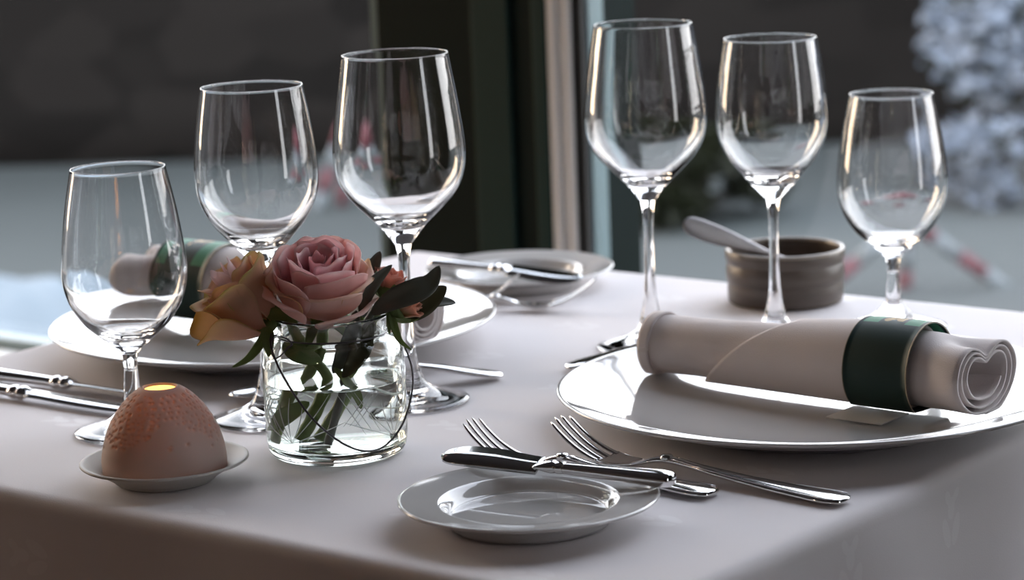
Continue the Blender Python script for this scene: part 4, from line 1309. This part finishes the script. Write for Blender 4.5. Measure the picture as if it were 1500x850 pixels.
# --- spray of small buds at the right
bs = flower('bud_spray', 'spray of two small pink buds at the right of the flower jar')
def bud(name, org, axis, R, H, seed, cols):
    Fb = frame(Vector(org), axis, seed * 0.3)
    q = MB()
    for i in range(4): petal(q, i * 1.8, 0.28 * R + 0.08 * R * i, H * 0.98, 1.2, 0.0, 0.0, cols[0], cols[1], seed + i, 0.0, r0=0.7, nu=8, nv=8, side=0.2)
    for i in range(5): petal(q, i * 2.4 + 0.5, R * (0.72 + 0.05 * i), H * (1.0 - 0.02 * i), 0.85, R * 0.18, R * 0.05, cols[0], cols[1], seed + 10 + i, 0.0, r0=0.5, nu=10, nv=8, side=0.12)
    q.xf(Fb); return q.build(name, M['petal'], bs), Fb
ob1, Fb1 = bud('bud', (0.0345, -0.004, 0.0975), (0.25, -0.15, 1.0), 0.0085, 0.0145, 300, ((0.70, 0.42, 0.30), (0.80, 0.46, 0.38)))
ob2, Fb2 = bud('bud', (0.0385, -0.008, 0.0880), (1.0, -0.30, 0.30), 0.0075, 0.0165, 320, ((0.56, 0.52, 0.28), (0.80, 0.50, 0.38)))
ob3, Fb3 = bud('bud', (0.0190, 0.008, 0.1000), (0.55, 0.1, 0.55), 0.0075, 0.0160, 340, ((0.72, 0.44, 0.34), (0.82, 0.54, 0.46)))
for ob, Fb, R_, H_ in ((ob1, Fb1, 0.0095, 0.011), (ob2, Fb2, 0.0085, 0.012), (ob3, Fb3, 0.008, 0.009)):
    sm = MB()
    sm.add(*[(lambda vf: ([Fb @ Vector(q) for q in vf[0]], vf[1]))(lathe([(0.0, -0.006), (0.003, -0.005), (R_ * 0.75, 0.0), (R_ * 0.90, 0.004), (R_ * 0.82, 0.006), (0.0, 0.005)], 16))][0])
    for i in range(5):
        a = i * 2 * PI / 5 + 0.4; c, s = math.cos(a), math.sin(a)
        leaf_blade(sm, [Fb @ Vector((R_ * 0.55 * c, R_ * 0.55 * s, -0.002)), Fb @ Vector((R_ * 1.02 * c, R_ * 1.02 * s, H_ * 0.45)), Fb @ Vector((R_ * 1.22 * c, R_ * 1.22 * s, H_ * 0.95))], 0.0030,
                   Fb.to_3x3() @ Vector((c, s, 0.3)), 0.3, n=10, m_=4, peak=0.35)
    sm.build('sepals', M['sepal'], ob)
sm = MB()
leaf_blade(sm, [(0.0360, -0.012, 0.088), (0.0385, -0.014, 0.078), (0.0415, -0.017, 0.071), (0.0480, -0.018, 0.0655)], 0.0024, (0.1, -1, 0.4), 0.4, peak=0.25)
leaf_blade(sm, [(0.0350, -0.012, 0.088), (0.0350, -0.014, 0.080), (0.0350, -0.015, 0.0750)], 0.0013, (0.1, -1, 0.3), 0.3, peak=0.3)
sm.build('bract', M['sepal'], bs)
stem_part(bs, [(0.0360, -0.006, 0.0900), (0.0310, -0.006, 0.0910), (0.0250, -0.006, 0.0830), (0.018, -0.006, 0.066), (0.010, 0.000, 0.050), (0.002, 0.004, 0.032), (-0.008, 0.008, 0.0105)], 0.0032, 0.0030)
stem_part(bs, [(0.0345, -0.004, 0.0950), (0.0300, -0.005, 0.0910), (0.0240, -0.006, 0.0790)], 0.0018, 0.0020)
stem_part(bs, [(0.0165, 0.007, 0.0970), (0.0180, 0.003, 0.0860), (0.0190, -0.003, 0.0700)], 0.0018, 0.0020)

# --- olive sprig: dark leaves
ol = thing('olive_sprig', 'sprig of dark green olive leaves at the right of the flower jar', 'leaves', J(0, 0, 0))
def olive_leaf(pts, w, nrm, mat='olive', **kw):
    q = MB(); leaf_blade(q, pts, w, nrm, **kw); return q.build('leaf', M[mat], ol)
olive_leaf([(0.0245, -0.016, 0.0880), (0.0380, -0.021, 0.0965), (0.0520, -0.021, 0.1015), (0.0610, -0.017, 0.1060), (0.0665, -0.013, 0.1150)], 0.0078, (0.05, -0.85, 0.55), fold=0.22, peak=0.45)
olive_leaf([(0.0400, -0.006, 0.0810), (0.0520, -0.006, 0.0880), (0.0620, -0.005, 0.0950), (0.0700, -0.004, 0.1005)], 0.0070, (0.30, -0.80, 0.20), 'oliveback', fold=0.15)
olive_leaf([(0.0540, -0.001, 0.0880), (0.0640, 0.000, 0.0905), (0.0750, 0.001, 0.0895)], 0.0046, (0.0, -0.6, 0.9), fold=0.15)
olive_leaf([(0.0200, -0.012, 0.0850), (0.0215, -0.015, 0.0980), (0.0280, -0.016, 0.1075), (0.0385, -0.013, 0.1165)], 0.0046, (0.2, -1.0, 0.1), fold=0.3)
olive_leaf([(0.0190, 0.004, 0.0980), (0.0245, 0.004, 0.1110), (0.0310, 0.004, 0.1220)], 0.0052, (0.5, -0.9, 0.3), fold=0.5)
olive_leaf([(0.0470, 0.004, 0.0980), (0.0420, 0.002, 0.1030), (0.0360, 0.002, 0.1060)], 0.0050, (0.2, -0.6, 0.8), fold=0.15)
olive_leaf([(0.0160, -0.014, 0.0900), (0.0120, -0.016, 0.0740), (0.0060, -0.014, 0.0620), (0.0000, -0.010, 0.0520)], 0.0060, (0.3, -1.0, 0.1), fold=0.3)
olive_leaf([(0.0240, -0.008, 0.0860), (0.0200, -0.013, 0.0720), (0.0130, -0.016, 0.0600), (0.0060, -0.017, 0.0500)], 0.0062, (0.4, -0.9, 0.3), 'oliveback', fold=0.25)
olive_leaf([(0.0010, -0.012, 0.0560), (0.0080, -0.018, 0.0480), (0.0130, -0.022, 0.0400), (0.0150, -0.023, 0.0330)], 0.0032, (0.5, -0.8, 0.5), 'stem', fold=0.35)
stem_part(ol, [(0.0300, -0.012, 0.0930), (0.0200, -0.011, 0.0800), (0.0100, -0.009, 0.0600), (0.004, -0.010, 0.040), (-0.004, -0.014, 0.0105)], 0.0018, 0.0022, mat='olive')
